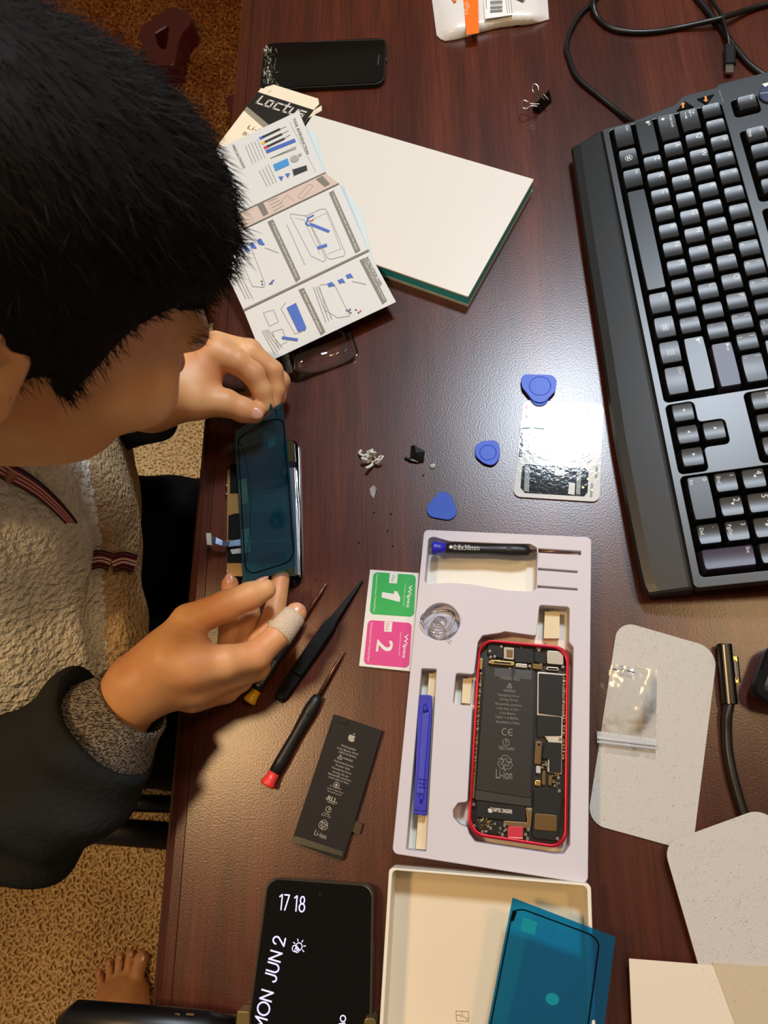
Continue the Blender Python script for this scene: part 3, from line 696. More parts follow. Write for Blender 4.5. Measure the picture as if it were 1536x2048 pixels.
# ------------------------------------------------------------------ binder clip
t = thing('binder_clip', 'small black binder clip with silver wire handles, open side up', 'clip', at(1088, 205, 0))
mb = MB(); a = at(1078, 222, .0); e = at(1100, 200, 0); ax = (e-a)/np.linalg.norm(e-a); L_ = .019; sd = np.array([ax[1], -ax[0], 0])
a = at(1072, 224, 0)
for (w0, z0), (w1, z1) in (((-.0045, .0006), (-.0005, .0115)), ((.0045, .0006), (.0005, .0115)), ((-.0045, .0006), (.0045, .0006))):
    p = [a+sd*w0+np.array([0, 0, z0]), a+ax*L_+sd*w0+np.array([0, 0, z0]), a+ax*L_+sd*w1+np.array([0, 0, z1]), a+sd*w1+np.array([0, 0, z1])]
    n3 = np.cross(p[1]-p[0], p[2]-p[0]); n3 = n3/np.linalg.norm(n3)*.0004
    mb.add([q-n3 for q in p]+[q+n3 for q in p], [(0, 3, 2, 1), (4, 5, 6, 7), (0, 1, 5, 4), (1, 2, 6, 5), (2, 3, 7, 6), (3, 0, 4, 7)])
mb.build('clip_body', mat('clip_black', '0b0b0c', .3), t)
for pts in ([(1076, 213, .011), (1062, 212, .012), (1054, 217, .012), (1046, 216, .0125), (1043, 208, .0125), (1048, 201, .0125), (1056, 204, .012), (1064, 208, .012), (1080, 208, .011)],
            [(1090, 200, .010), (1080, 190, .014), (1072, 186, .018), (1066, 183, .020), (1065, 172, .021), (1070, 168, .021), (1076, 173, .020), (1078, 182, .018), (1085, 187, .014), (1098, 200, .010)]):
    mb = MB(); mb.tube(spline([at(*q) for q in pts], 5), .0006, 8); mb.build('wire_handle', STEEL, t, True)

# ------------------------------------------------------------------ white kit box with teal sides
WHT = mat('white_card', 'd4d4ce', .38); TEAL = mat('teal_side', '35bcd8', .4)
BZ = .0165; _a, _b, _c = at(626, 229, BZ)[:2], at(1068, 358, BZ)[:2], at(946, 597, BZ)[:2]
_ex = (_b-_a)/np.linalg.norm(_b-_a); _ey = np.array([-_ex[1], _ex[0]]); BL, BW = np.linalg.norm(_b-_a), abs((_c-_b)@_ey)
def bx_(x, y): return tuple(_a+_ex*x*BL/.2405+_ey*y*BW/.1337)
t = thing('white_box', 'closed flat white box with teal sides, leaflet lying over its left end', 'box', (*bx_(.12, -.067), 0))
plate('box_lid', [fillet([bx_(0, 0), bx_(.2405, 0), bx_(.2405, -.1337), bx_(0, -.1337)], .001)], .0142, BZ, WHT, t, .0005)
plate('teal_band', [[bx_(.001, -.001), bx_(.2397, -.001), bx_(.2397, -.1329), bx_(.001, -.1329)]], .0036, .0142, TEAL, t)
plate('box_base', [[bx_(.0006, -.0006), bx_(.2401, -.0006), bx_(.2401, -.1333), bx_(.0006, -.1333)]], .0004, .0037, WHT, t)
# ------------------------------------------------------------------ battery carton (open flap)
CARD = mat('cream_card', 'e6dcc4', .5); t = thing('battery_carton', 'small white and black battery carton with its end flap open', 'box', at(560, 240, 0))
zc = .017
A, B = (516, 184), (628, 220); C_, D_ = (560, 350), (418, 320)     # far-left, far-right, near
A3, B3 = at(*A, zc), at(*B, zc); d = (B3-A3)/np.linalg.norm(B3-A3); nn = np.array([d[1], -d[0], 0]); w1 = np.linalg.norm(B3-A3); L_ = .118
top = [A3, B3, B3+nn*L_, A3+nn*L_]
plate('carton_body', [[p[:2] for p in top]], .0005, zc, CARD, t)
pl = hz(zc); pr = Print(zc)
def cp(x, y): return A3+d*w1*x+nn*y            # carton coordinates: x 0..1 across, y metres down
pr.poly([cp(0, 0), cp(1, 0), cp(1, .024), cp(.56, .036), cp(0, .022)], 0)
pr.poly([cp(0, .022), cp(.56, .036), cp(1, .024), cp(1, .031), cp(.56, .043), cp(0, .028)], 1)
def ctext(s, x0, x1, y, hh, mi): pr.text(s, cp(x0, y), cp(x1, y), mi, hh)
# brand lettering strokes (squared letters)
def stroke(pts, mi=2, wd=.0019): pr.line([cp(x*.92+.03, y*.86-.0035) for x, y in pts], wd, mi)
yb, yt = .020, .0105
stroke([(.09, .008), (.075, yb), (.19, yb)]); x = .23
stroke([(x, yb), (x+.01, yt), (x+.11, yt), (x+.10, yb), (x-.005, yb)]); x = .40
stroke([(x+.12, yt), (x+.01, yt), (x, yb), (x+.12, yb)]); x = .57
stroke([(x+.035, .006), (x+.02, yb), (x+.08, yb)]); stroke([(x-.015, yt), (x+.09, yt)]); x = .70
stroke([(x+.01, yt), (x, yb), (x+.10, yb), (x+.11, yt)]); x = .84
stroke([(x+.12, yt), (x+.01, yt), (x+.005, .0152), (x+.11, .0152), (x+.10, yb), (x-.005, yb)])
ctext('Li-ion', .24, .62, .048, .0055, 3); ctext('Battery', .24, .62, .057, .0046, 3)
pr.poly([cp(0, .082), cp(1, .082), cp(1, .088), cp(0, .084)], 1)
pr.build('carton_print', [mat('carton_black', '1d1b16', .4), mat('carton_grey', '8a8676', .45), mat('silver_ink', 'c9c6c0', .35), mat('brown_ink', '5d5030', .5)], t)
mb = MB(); dk = np.array([0, 0, 1.])
mb.box(B3+nn*L_/2+d*.0003-dk*.0085, (L_, .0006, .016), math.atan2(nn[1], nn[0])); mb.build('dark_side', MATS['carton_black'], t)
f0, f1 = cp(.03, 0), cp(.99, 0); up = -nn*.018+np.array([0, 0, -.003]); P = [f0, f1, f1+up*.6, f1+up-d*.006, f0+up+d*.006, f0+up*.6]
mb = MB(); mb.add(P+[p-np.array([0, 0, .0006]) for p in P], [tuple(range(6)), tuple(range(11, 5, -1))]+[(i, 6+i, 6+(i+1) % 6, (i+1) % 6) for i in range(6)]); mb.build('end_flap', CARD, t)
q = B3; P = [q, q+nn*.012+dk*0, q+d*.005-nn*.006-dk*.004, q+d*.001-nn*.012-dk*.004]; mb = MB(); mb.add(P+[p-dk*.0005 for p in P], [(0, 1, 2, 3), (7, 6, 5, 4), (0, 4, 5, 1), (1, 5, 6, 2), (2, 6, 7, 3), (3, 7, 4, 0)]); mb.build('dust_flap', CARD, t)
q = A3; P = [q, q+d*.01, q-nn*.008+d*.012, q-nn*.006-d*.0]; mb = MB(); mb.add(P+[p-dk*.0005 for p in P], [(0, 1, 2, 3), (7, 6, 5, 4), (0, 4, 5, 1), (1, 5, 6, 2), (2, 6, 7, 3), (3, 7, 4, 0)]); mb.build('dust_flap', CARD, t)

# ------------------------------------------------------------------ folded leaflet
PAP = mat('leaflet_paper', 'ccd0d0', .55); PAPB = mat('leaflet_paper_blue', 'c6d6da', .5); PAPP = mat('leaflet_paper_pink', 'c9b8ae', .6); GRY = mat('leaflet_grey', '77786f', .6)
BLU = mat('leaflet_blue', '4264b8', .5); INK = mat('leaflet_ink', '4c4c4c', .6); RED = mat('leaflet_red', 'c23a3a', .5); YEL = mat('leaflet_yellow', 'd8b63a', .5); CYA = mat('leaflet_cyan', '3f8fd0', .5); LGR = mat('leaflet_line', '9aa0a0', .6); WINK = mat('leaflet_white_ink', 'dcdcd4', .6)
t = thing('leaflet', 'unfolded white instruction leaflet with blue and grey diagrams, lying over the white box', 'leaflet', at(600, 480, 0))
rows = [((347, 340, .0215), (597, 222, .0215)), ((400, 462, .0195), (650, 345, .019)), ((425, 487, .025), (678, 367, .025)), ((488, 622, .018), (737, 502, .0185)), ((530, 727, .013), (792, 604, .016))]
RW = [[at(*a), at(*b)] for a, b in rows]
planes = []
for i in range(4):
    A, B, C_, D_ = RW[i][0], RW[i][1], RW[i+1][1], RW[i+1][0]; D_ = atp(*rows[i+1][0][:2], plane3(A, B, C_)); RW[i+1][0] = D_; mb = MB(); th = np.array([0, 0, -.0003])
    mb.add([A, B, C_, D_, A+th, B+th, C_+th, D_+th], [(0, 3, 2, 1), (4, 5, 6, 7), (0, 1, 5, 4), (1, 2, 6, 5), (2, 3, 7, 6), (3, 0, 4, 7)]); mb.build('panel', PAPP if i == 1 else PAP, t)
    planes.append(plane3(A, B, C_))
P = [at(u, v, .0173) for u, v in [(560, 240), (632, 264), (655, 352), (682, 372), (724, 422), (743, 512), (560, 600), (500, 330)]]
mb = MB(); mb.prism([p[:2] for p in P], .0169, .0173); mb.build('back_page', PAPB, t)
mi = [GRY, BLU, INK, RED, YEL, CYA, LGR, WINK, mat('leaflet_dark', '2c2c2c', .5)]
pr = Print(planes[0], .0004)
pr.text('TOOL INTRODUCTION', (585, 238), (613, 309), 2, .0030); pr.line([(579, 244), (632, 344)], .0003, 6)
for k, (u0, v0, u1, v1, cc) in enumerate([(521, 277, 572, 254, 1), (525, 287, 577, 262, 4), (530, 296, 580, 270, 3)]):
    pr.line([(u0, v0), (u0+6, v0-3)], .0035, cc); pr.line([(u0+6, v0-3), (u0+38, v0-18)], .0028, 8); pr.line([(u0+38, v0-18), (u1, v1)], .0006, 0)
pr.line([(535, 303), (588, 282)], .0048, 1); pr.line([(541, 317), (592, 294)], .0007, 0); pr.line([(541, 317), (592, 298)], .0007, 0)
pr.poly([(546, 330), (575, 317), (579, 330), (551, 343)], 5); pr.disc((589, 318), .0045, 6); pr.disc((600, 310), .002, 6)
pr.poly([(585, 340), (613, 331), (615, 341), (588, 352)], 8); pr.line([(584, 337), (588, 354)], .0004, 6)
for u, v in ((562, 357), (575, 351)): pr.poly([(u-5, v-3), (u+5, v-4), (u+1, v+6)], 1)
for k in range(5): pr.scrib((515-k*6, 280+k*3), (530-k*6, 320+k*3-4), .0007, 6)
for k in range(4): pr.scrib((537-k*6, 330+k*4), (553-k*6, 365+k*3), .0007, 6)
pr.text('PRECAUTIONS', (464, 292), (487, 338), 2, .0026)
pr.build('panel_print', mi, t)
pr = Print(planes[1], .0004)
pr.poly([(632, 359), (645, 352), (660, 368), (650, 374)], 0); pr.poly([(514, 410), (526, 405), (537, 427), (527, 433)], 0)
for k in range(4): pr.scrib((536+k*4, 404+k*6), (556+k*4, 396+k*5), .0008, 6)
pr.line([(596, 393), (618, 369), (627, 372), (604, 398), (596, 393)], .0003, 6); pr.line([(558, 410), (575, 390), (588, 402)], .0003, 6)
pr.build('panel_print', mi, t)
pr = Print(planes[2], .0004)
pr.poly([(658, 386), (667, 381), (721, 501), (711, 507)], 0); pr.poly([(535, 444), (546, 439), (601, 557), (592, 565)], 0)
pr.text('3. Disconnect the battery cable and cables of the display', (664, 388), (713, 500), 7, .0017); pr.text('4. Disassemble the earpiece and Home Button', (543, 447), (593, 556), 7, .0019)
pr.line([(613, 432), (640, 419), (651, 418), (656, 425), (690, 505), (688, 512), (662, 519), (656, 517), (613, 432)], .0005, 6); pr.line([(621, 441), (654, 426), (682, 498), (656, 508)], .0003, 6)
pr.line([(581, 428), (612, 432), (652, 518), (647, 524), (622, 512), (581, 434), (581, 428)], .0005, 6); pr.line([(590, 436), (608, 440), (640, 508)], .0003, 6)
pr.line([(627, 431), (617, 436), (612, 448), (618, 452)], .0016, 1); pr.line([(622, 449), (657, 463)], .0030, 1); pr.line([(637, 496), (652, 491)], .0034, 1); pr.line([(620, 443), (627, 440)], .001, 3)
pr.scrib((574, 450), (610, 530), .0008, 6)
for u, v in ((523, 484), (507, 491), (494, 497)): pr.poly([(u-9, v-3), (u-2, v-7), (u+7, v+6), (u+2, v+7), (u-5, v+5)], 1)
pr.line([(530, 496), (557, 506)], .0007, 6); pr.line([(478, 488), (500, 490), (530, 568), (528, 575), (505, 573), (478, 510)], .0005, 6)
for k in range(6): pr.disc((535+random.uniform(-12, 12), 565+random.uniform(-6, 6)), .0009, random.choice((1, 2, 3)))
for k in range(3): pr.scrib((468+k*6, 548), (492+k*7, 598), .0007, 6)
pr.line([(488, 621), (737, 501.5)], .0022, 0); pr.build('panel_print', mi, t)
pr = Print(planes[3], .0004)
pr.text('INSTALLATION STEPS', (731, 516), (759, 572), 2, .0028); pr.poly([(719, 521), (730, 516), (774, 602), (765, 609)], 0); pr.text('1. Install the earpiece and home button', (727, 522), (768, 601), 7, .0017)
pr.poly([(597, 580), (608, 576), (651, 664), (642, 671)], 0); pr.text('2. Attach waterproof adhesive', (604, 583), (641, 664), 7, .0021)
pr.poly([(573, 616), (592, 606), (613, 656), (610, 662), (596, 664)], 1); pr.line([(571, 606), (562, 618), (590, 668), (604, 664)], .0005, 6)
pr.line([(640, 570), (668, 568), (700, 632), (676, 636), (652, 622), (640, 575)], .0005, 6)
for u, v in ((699, 553), (683, 563), (662, 570)): pr.poly([(u-8, v-2), (u+2, v-6), (u+8, v+3), (u+2, v+3), (u-4, v+5)], 1)
pr.line([(705, 563), (732, 569)], .0008, 6)
for k in range(7): pr.disc((708+random.uniform(-16, 16), 622+random.uniform(-5, 4)), .0009, random.choice((1, 2, 3)))
for c0, c1 in (((527, 622), (557, 650)), ((545, 660), (574, 690))): pr.line([(c0[0], c0[1]+4), (c0[0]+20, c0[1]-2), (c1[0], c1[1]-6), (c1[0]-18, c1[1]+3), (c0[0], c0[1]+4)], .0004, 6)
pr.line([(566, 676), (594, 680)], .0028, 1)
for k in range(4): pr.scrib((524+k*4, 662-k), (550+k*5, 708-k*4), .0007, 6)
for k in range(3): pr.scrib((627+k*5, 575-k), (652+k*6, 645-k*3), .0007, 6)
pr.build('panel_print', mi, t)
pr = Print(planes[1], .0005); pr.line([(650.5, 346), (400, 463)], .0018, 0); pr.line([(677, 368), (425, 488)], .0016, 0); pr.build('fold_line', mi, t)

# ------------------------------------------------------------------ clear blister tray under the leaflet
CLR = clear_mat('clear_plastic', (.93, .93, .93), .03, .04, bump=(45, .5, .003))
t = thing('clear_plastic_tray', 'clear plastic blister tray poking out below the leaflet', 'plastic tray', at(650, 710, 0))
P = pxy([(560, 700), (572, 752), (590, 760), (707, 718), (716, 703), (700, 655), (640, 660)], .003); P = fillet(P, .006)
Qi = pxy([(585, 700), (592, 736), (600, 740), (690, 705), (695, 698), (685, 662), (640, 664)], .012); Qi = fillet(Qi, .005)
n = min(len(P), len(Qi)); mb = MB(); N_ = len(P)
V = [(*p, .0006) for p in P]+[(*(np.array(p)*.94+np.array(q)*.06), .004) for p, q in zip(P, Qi)]+[(*(np.array(p)*.5+np.array(q)*.5), .0045) for p, q in zip(P, Qi)]+[(*q, .013) for q in Qi]
Fq = [(r*N_+i, r*N_+(i+1) % N_, (r+1)*N_+(i+1) % N_, (r+1)*N_+i) for r in range(3) for i in range(N_)]
mb.add(V, Fq+[tuple(3*N_+i for i in range(N_))]); mb.build('blister', CLR, t, True)
mb = MB(); mb.tube([(*p, .0012) for p in P]+[(*P[0], .0012)], .0006, 6); mb.tube([(*q, .013) for q in Qi]+[(*Qi[0], .013)], .0004, 6); mb.build('rim', CLR, t, True)

# ------------------------------------------------------------------ reference card with the phone drawing
t = thing('instruction_card', 'glossy white card printed with phone internals, beneath a blue pick', 'card', at(1118, 900, 0))
CARDM = mat('glossy_card', 'd2d6d8', .07, spec=.5, bump=(300, .25, .0003))
zc = .0016; P = [at(1046, 800, zc)[:2], at(1208, 807, zc)[:2], at(1199, 1004, zc)[:2], at(1026, 993, zc)[:2]]
plate('card_sheet', [fillet(P, [.006]*4)], .0005, zc, CARDM, t, .0002)
DGR = mat('photo_dark', '1b2226', .07, spec=.5, bump=(300, .25, .0003)); PGR = mat('photo_grey', '8f9a9e', .07, bump=(300, .25, .0003)); GRE = mat('photo_green', '4f6f62', .4)
pr = Print(zc, .0001)
for v, c in ((815, 1), (824, 2), (834, 3)): pr.poly([(1051, v-4), (1056, v-4), (1056, v+3), (1050, v+3)], c)
pr.text('NOTE:', (1070, 835), (1091, 837), 0, .0034); pr.scrib((1096, 831), (1150, 836), .0006, 0); pr.scrib((1096, 835), (1160, 840), .0006, 0); pr.text('Magn', (1192, 812), (1192, 838), 0, .003)
pr.scrib((1177, 815), (1175, 835), .0008, 6)
pr.poly([(1053, 868), (1060, 863), (1183, 871), (1187, 880), (1183, 920), (1176, 927), (1052, 917), (1047, 908)], 5); pr.poly([(1062, 870), (1178, 878), (1174, 918), (1056, 908)], 0); pr.poly([(1060, 880), (1150, 886), (1150, 912), (1058, 905)], 5)
pr.poly([(1044, 934), (1052, 928), (1170, 936), (1177, 945), (1175, 985), (1168, 993), (1050, 986), (1041, 976)], 0); pr.poly([(1050, 930), (1060, 932), (1058, 984), (1048, 982)], 5); pr.poly([(1154, 940), (1163, 940), (1160, 990), (1152, 988)], 5)
pr.line([(1044, 866), (1041, 912)], .003, 0); pr.line([(1045, 857), (1060, 856)], .0016, 6); pr.line([(1068, 856), (1088, 858)], .0014, 6); pr.line([(1194, 935), (1192, 955)], .0018, 6); pr.line([(1184, 968), (1182, 993)], .0018, 6)
for u, v in ((1192, 946), (1165, 922), (1176, 958), (1166, 975), (1184, 980)): pr.disc((u, v), .0010, 2)
pr.poly([(1110, 940), (1130, 941), (1129, 952), (1109, 951)], 4); pr.poly([(1138, 966), (1150, 967), (1149, 990), (1136, 988)], 4)
pr.build('card_print', [DGR, mat('print_red', 'c8323c', .3), mat('print_yellow', 'd6cf2c', .3), mat('print_violet', '4a4a96', .3), CARDM, PGR, GRE], t)

# ------------------------------------------------------------------ blue opening picks
PICK = mat('blue_plastic', '2652d0', .4, spec=.3); PICK2 = mat('blue_plastic_flat', '3055bc', .5, spec=.3)
def pick(tri, name, label, z0, discp=None, lip=None, M=PICK):
    t = thing(name, label, 'pick', at(*np.mean(tri, 0), z0), None)
    plate('pick_blade', [fillet(pxy(tri, z0+.0012), .0075, 8)], z0+.0003, z0+.0014, M, t, .0003)
    if discp:
        c, r = discp; cc = at(*c, z0+.0025); P = fillet(pxy(lip, z0+.0025), .009, 8)
        plate('raised_pad', [P], z0+.0014, z0+.0026, M, t, .0003)
        mb = MB(); mb.tube([cc+np.array([r*math.cos(a), r*math.sin(a), 0]) for a in np.linspace(0, 2*PI, 33)], .00045, 6); mb.build('ring', M, t, True)
pick([(1033, 754), (1123, 754), (1080, 830)], 'pick', 'blue triangular pick with a round dimple, resting over the top edge of the white card', .0017, ((1080, 772), .0090), [(1040, 748), (1115, 750), (1111, 782), (1088, 806), (1068, 804), (1044, 775)])
pick([(938, 906), (1002, 876), (997, 944)], 'pick', 'smaller blue triangular pick with a round dimple, left of the white card', 0, ((976, 905), .0068), [(950, 890), (966, 882), (996, 880), (1000, 900), (996, 922), (984, 932), (966, 926), (950, 912)])
pick([(892, 966), (924, 1045), (839, 1030)], 'pick', 'plain flat blue triangular pick just above the white tray', 0, M=PICK2)

# ------------------------------------------------------------------ scraps on the desk
def blob(name, label, cat, q, r, M, seed, flat=.6, amp=.5, group=None):
    R_ = random.Random(seed); c = at(*q, 0); n, mm = 10, 7; V = []; ph = [R_.uniform(0, 6) for _ in range(4)]
    for j in range(mm+1):
        for i in range(n):
            a, b = 2*PI*i/n, PI*j/mm; d = r*(1+amp*(.5*math.sin(3*a+ph[0])*math.sin(2*b+ph[1])+.5*math.sin(5*a+4*b+ph[2]))+(R_.uniform(-amp, amp)*.4 if 0 < j < mm else 0))
            V.append(c+np.array([d*math.cos(a)*math.sin(b), d*math.sin(a)*math.sin(b), max(r*flat*.9+d*math.cos(b)*flat, .0002)]))
    Fq = [(j*n+i, (j+1)*n+i, (j+1)*n+(i+1) % n, j*n+(i+1) % n) for j in range(mm) for i in range(n)]
    o = make(name, V, Fq, M); tag(o, label, cat, group); return o
WAX = mat('white_adhesive', 'd8d4cc', .5); BLP = mat('black_tape', '15171a', .35)
mb = MB(); R_ = random.Random(5); c = at(743, 922, 0)
for k in range(9):
    a0 = c+np.array([R_.uniform(-.004, .004), R_.uniform(-.004, .004), R_.uniform(.001, .006)]); pts = [a0]
    for j in range(4): pts.append(np.maximum(pts[-1]+np.array([R_.uniform(-.004, .004), R_.uniform(-.004, .004), R_.uniform(-.003, .003)]), [-9, -9, .0009]))
    mb.tube(spline(pts, 4), R_.uniform(.0007, .0016), 7)
mb.tube(spline([at(738, 915, .004), at(737, 903, .006), at(744, 902, .007), at(748, 910, .005)], 5), .0009, 7)
tag(mb.build('adhesive_scrap', WAX, None, True), 'crumpled white ball of stretched adhesive on the bare desk', 'scrap')
mb = MB(); V = [at(*q) for q in [(822, 892, .001), (829, 890, .006), (850, 903, .007), (848, 918, .004), (833, 926, .001), (820, 918, .002)]]+[at(832, 905, .008)]
mb.add(V, [(0, 1, 6), (1, 2, 6), (2, 3, 6), (3, 4, 6), (4, 5, 6), (5, 0, 6), (5, 4, 3, 2, 1, 0)]); mb.tube([at(810, 916, .001), at(822, 920, .002), at(836, 924, .001)], .0012, 6); mb.build
o = mb.build('tape_scrap', BLP); tag(o, 'crumpled piece of black tape right of the white adhesive ball', 'scrap')
mb = MB(); V = [at(*q) for q in [(739, 978, .0006), (747, 970, .003), (753, 976, .004), (751, 986, .002), (747, 997, .001), (742, 990, .0005)]]; mb.add(V+[v-np.array([0, 0, .0005]) for v in V], [(0, 5, 4, 3, 2, 1), (6, 7, 8, 9, 10, 11)]+[(i, (i+1) % 6, 6+(i+1) % 6, 6+i) for i in range(6)])
tag(mb.build('film_scrap', mat('grey_film', 'b4aeb0', .25)), 'small grey and white scrap of film below the adhesive ball', 'scrap')
blob('paper_bit', 'tiny white crumb beside the black tape scrap', 'scrap', (866, 933), .0019, WAX, 3)
for k, q in enumerate([(846, 951), (748, 1025), (782, 1028), (718, 1085), (775, 1062), (786, 1092), (631, 1160)]):
    blob('crumb', 'tiny dark speck of debris on the desk among the scraps', 'crumb', q, .0008, mat('crumb', '2a1a12', .6), k+9, group='crumbs on the desk between the scraps')

# ------------------------------------------------------------------ white moulded tray with cut-outs
TR = mat('tray_foam', 'cac6d0', .6); TRB = mat('tray_floor', 'e2dfd2', .6)
zt = .020
t = thing('tool_tray', 'large pale moulded tray with cut-outs, holding the red phone and tools', 'tray', at(1000, 1400, 0))
outl = fillet(pxy([(848, 1059), (1183, 1074), (1176, 1768), (784, 1707)], zt), [.004]*4)
holes = [
 [(857, 1076), (868, 1074), (900, 1083), (1000, 1087), (1060, 1088), (1075, 1096), (1074, 1128), (1073, 1178), (1062, 1183), (1010, 1180), (940, 1168), (900, 1165), (856, 1168), (849, 1163), (853, 1120)],
 [(1076, 1097), (1162, 1102), (1162, 1110), (1076, 1105)],
 [(1076, 1136), (1155, 1142), (1155, 1146), (1076, 1140)], [(1075, 1171), (1155, 1177), (1155, 1181), (1075, 1175)],
 [(843, 1337), (873, 1338), (852, 1704), (812, 1700)],
 [(1079, 1210), (1139, 1214), (1138, 1284), (1147, 1295), (1143, 1500), (1140, 1690), (1128, 1708), (1108, 1708), (950, 1684), (938, 1667), (935, 1655), (921, 1650), (907, 1636), (906, 1620), (916, 1606), (935, 1604), (945, 1412), (906, 1408), (912, 1346), (948, 1349), (956, 1284), (965, 1271), (1000, 1266), (1010, 1263), (1073, 1272)]]
for v_ in (1103.5, 1141, 1176): mb = MB(); mb.prism(pxy([(1076, v_-5), (1160, v_-1), (1160, v_+6), (1076, v_+2)], zt), .0026, .0148); mb.build('slot_floor', TR, t)
hr = [.003, .0004, .0003, .0003, .001, .002]
H = [fillet(pxy(h, zt), r, 4) for h, r in zip(holes, hr)]
cc = at(882, 1243, zt); H.append(circ(cc[0], cc[1], .0142, 48)); plate('cup_recess', [circ(cc[0], cc[1], .0148, 48)], .0026, .0105, TR, t)
plate('tray_board', [outl]+H, .0026, zt, TR, t, .0007)
outb = [np.array(p) for p in outl]; cb = sum(outb)/len(outb)
plate('tray_floor', [[cb+(p-cb)*.99 for p in outb]], .0004, .0026, TRB, t)
zw = .0027
for P in ([(843, 1337), (873, 1338), (852, 1704), (812, 1700)],): pass
for P in ([(858, 1346), (873, 1347), (852, 1700), (831, 1698)], [(1090, 1222), (1120, 1224), (1119, 1276), (1088, 1276)], [(926, 1356), (944, 1357), (940, 1407), (923, 1405)]):
    mb = MB(); mb.prism(pxy(P, .012), .0027, .0105); mb.build('inner_step', mat('tray_step', 'd8c9a6', .6), t)
Pi = pxy([(1085, 1268), (1136, 1276), (1140, 1300), (1137, 1500), (1134, 1688), (1120, 1702), (952, 1680), (940, 1660), (950, 1300), (962, 1280), (1000, 1270)], .003)
# ------------------------------------------------------------------ screwdrivers
HAND = mat('driver_handle', '17181a', .42, bump=(900, .15, .0003)); SHFT = mat('driver_shaft', '8a6a5c', .3, .9); WT = mat('white_ink', 'c9c9c6', .5)
def driver(a, b, label, capcol, txt=None, r=1.0):
    """a: cap end, b: tip (world)"""
    a, b = np.asarray(a, float), np.asarray(b, float); L_ = np.linalg.norm(b-a); d = (b-a)/L_
    t = thing('screwdriver', label, 'screwdriver', ((a+b)/2)*[1, 1, 0]); s_ = L_
    mb = MB(); mb.lathe(a, b, [(0, .0028*r), (.0004, .0047*r), (.0016, .0052*r), (.003, .0050*r), (.006, .0042*r), (.011, .0038*r), (.0112, .003*r)], 24); mb.build('end_cap', mat('cap_'+capcol, capcol, .35), t, True)
    mb = MB(); mb.lathe(a, b, [(.0108, .0034*r), (.011, .0038*r), (.02, .0040*r), (.03, .0039*r), (s_*.36, .0036*r), (s_*.44, .0040*r), (s_*.50, .0044*r), (s_*.505, .0043*r), (s_*.51, .0045*r), (s_*.56, .0046*r), (s_*.62, .0040*r), (s_*.655, .0031*r), (s_*.66, .0012*r)], 24); mb.build('handle', HAND, t, True)
    mb = MB(); mb.lathe(a, b, [(s_*.65, .0014), (s_*.9, .0014), (s_*.93, .0012), (s_*.96, .0007), (s_*.985, .0007), (s_, .0003)], 12); mb.build('shaft', SHFT, t, True)
    if txt:
        e1 = d; up = np.array([0, 0, 1.]); e2 = np.cross(up, e1); e2 /= np.linalg.norm(e2); e3 = np.cross(e1, e2); V, Fc = textgeo(txt); W_ = V[:, 0].max(); sx = .020/W_; mb = MB()
        rr_ = .0040*r+.00012
        def pt(x, y): th_ = (y-.35)*sx*1.3/rr_; return a+e1*(.017+x*sx)+e2*rr_*math.sin(th_)+e3*rr_*math.cos(th_)
        mb.add([pt(*v) for v in V], Fc); q = .013+.0005
        for k in range(1): mb.add([a+e1*(.0150+.0014*math.cos(k2))+e2*.0014*math.sin(k2)+e3*(rr_-.0001) for k2 in np.linspace(0, 2*PI, 13)[:-1]], [tuple(range(12))])
        mb.build('size_mark', WT, t)
    return t
driver(at(864, 1096, .0175), at(1163, 1105, .0155), 'screwdriver with a blue cap lying in the top slot of the white tray', '2826b4', '0.8x30mm', 1.1)
driver(at(497, 1405, .0053), at(654, 1165, .003), 'screwdriver with a yellow cap, partly beneath the bandaged finger', 'eeb012', '0.8x25mm', 1.02)
driver(at(533, 1572, .0056), at(688, 1302, .003), 'screwdriver with a red cap between the tweezers and the loose battery', 'e23a34', None, 1.12)
# ------------------------------------------------------------------ tweezers
t = thing('tweezers', 'black plastic tweezers lying between the yellow and red capped screwdrivers', 'tweezers', at(635, 1290, 0))
a, b = at(555, 1400, .005), at(724, 1160, .004); d = (b-a)/np.linalg.norm(b-a); s_ = np.cross([0, 0, 1.], d); L_ = np.linalg.norm(b-a)
def arm(zo, sgn):
    st = [(0, .0035), (.004, .0050), (.012, .0054), (.05, .0056), (.60*L_, .0052), (.66*L_, .0036), (.70*L_, .0032), (.8*L_, .0024), (.93*L_, .0014), (L_, .0006)]
    V = []
    for x, w_ in st:
        zz = zo(x); V += [a+d*x-s_*w_+[0, 0, zz-.0009-a[2]], a+d*x+s_*w_+[0, 0, zz-.0009-a[2]], a+d*x+s_*w_*.85+[0, 0, zz+.0009-a[2]], a+d*x-s_*w_*.85+[0, 0, zz+.0009-a[2]]]
    n = len(st); return V, [(4*i+j, 4*i+4+j, 4*i+4+(j+1) % 4, 4*i+(j+1) % 4) for i in range(n-1) for j in range(4)]+[(0, 1, 2, 3), (4*n-1, 4*n-2, 4*n-3, 4*n-4)]
TW = mat('tweezer_black', '121213', .6, spec=.2, bump=(500, .3, .0004))
for k, zo in enumerate((lambda x: .0012+(.0008 if x < L_*.5 else .0008), lambda x: .0032+.0055*math.sin(min(x/L_, 1)*PI)*.8)):
    V, Fq = arm(zo, 1); make('arm', V, Fq, TW, t)
mb = MB()
mb.box(a+d*.026+[0, 0, .0033], (.0016, .0088, .0016), math.atan2(d[1], d[0]))
mb.lathe(a+d*.004+[0, 0, -.004], a+d*.004+[0, 0, .003], [(0, .003), (.0045, .0034), (.0055, .003)], 14); mb.build('grip_ridge', TW, t)
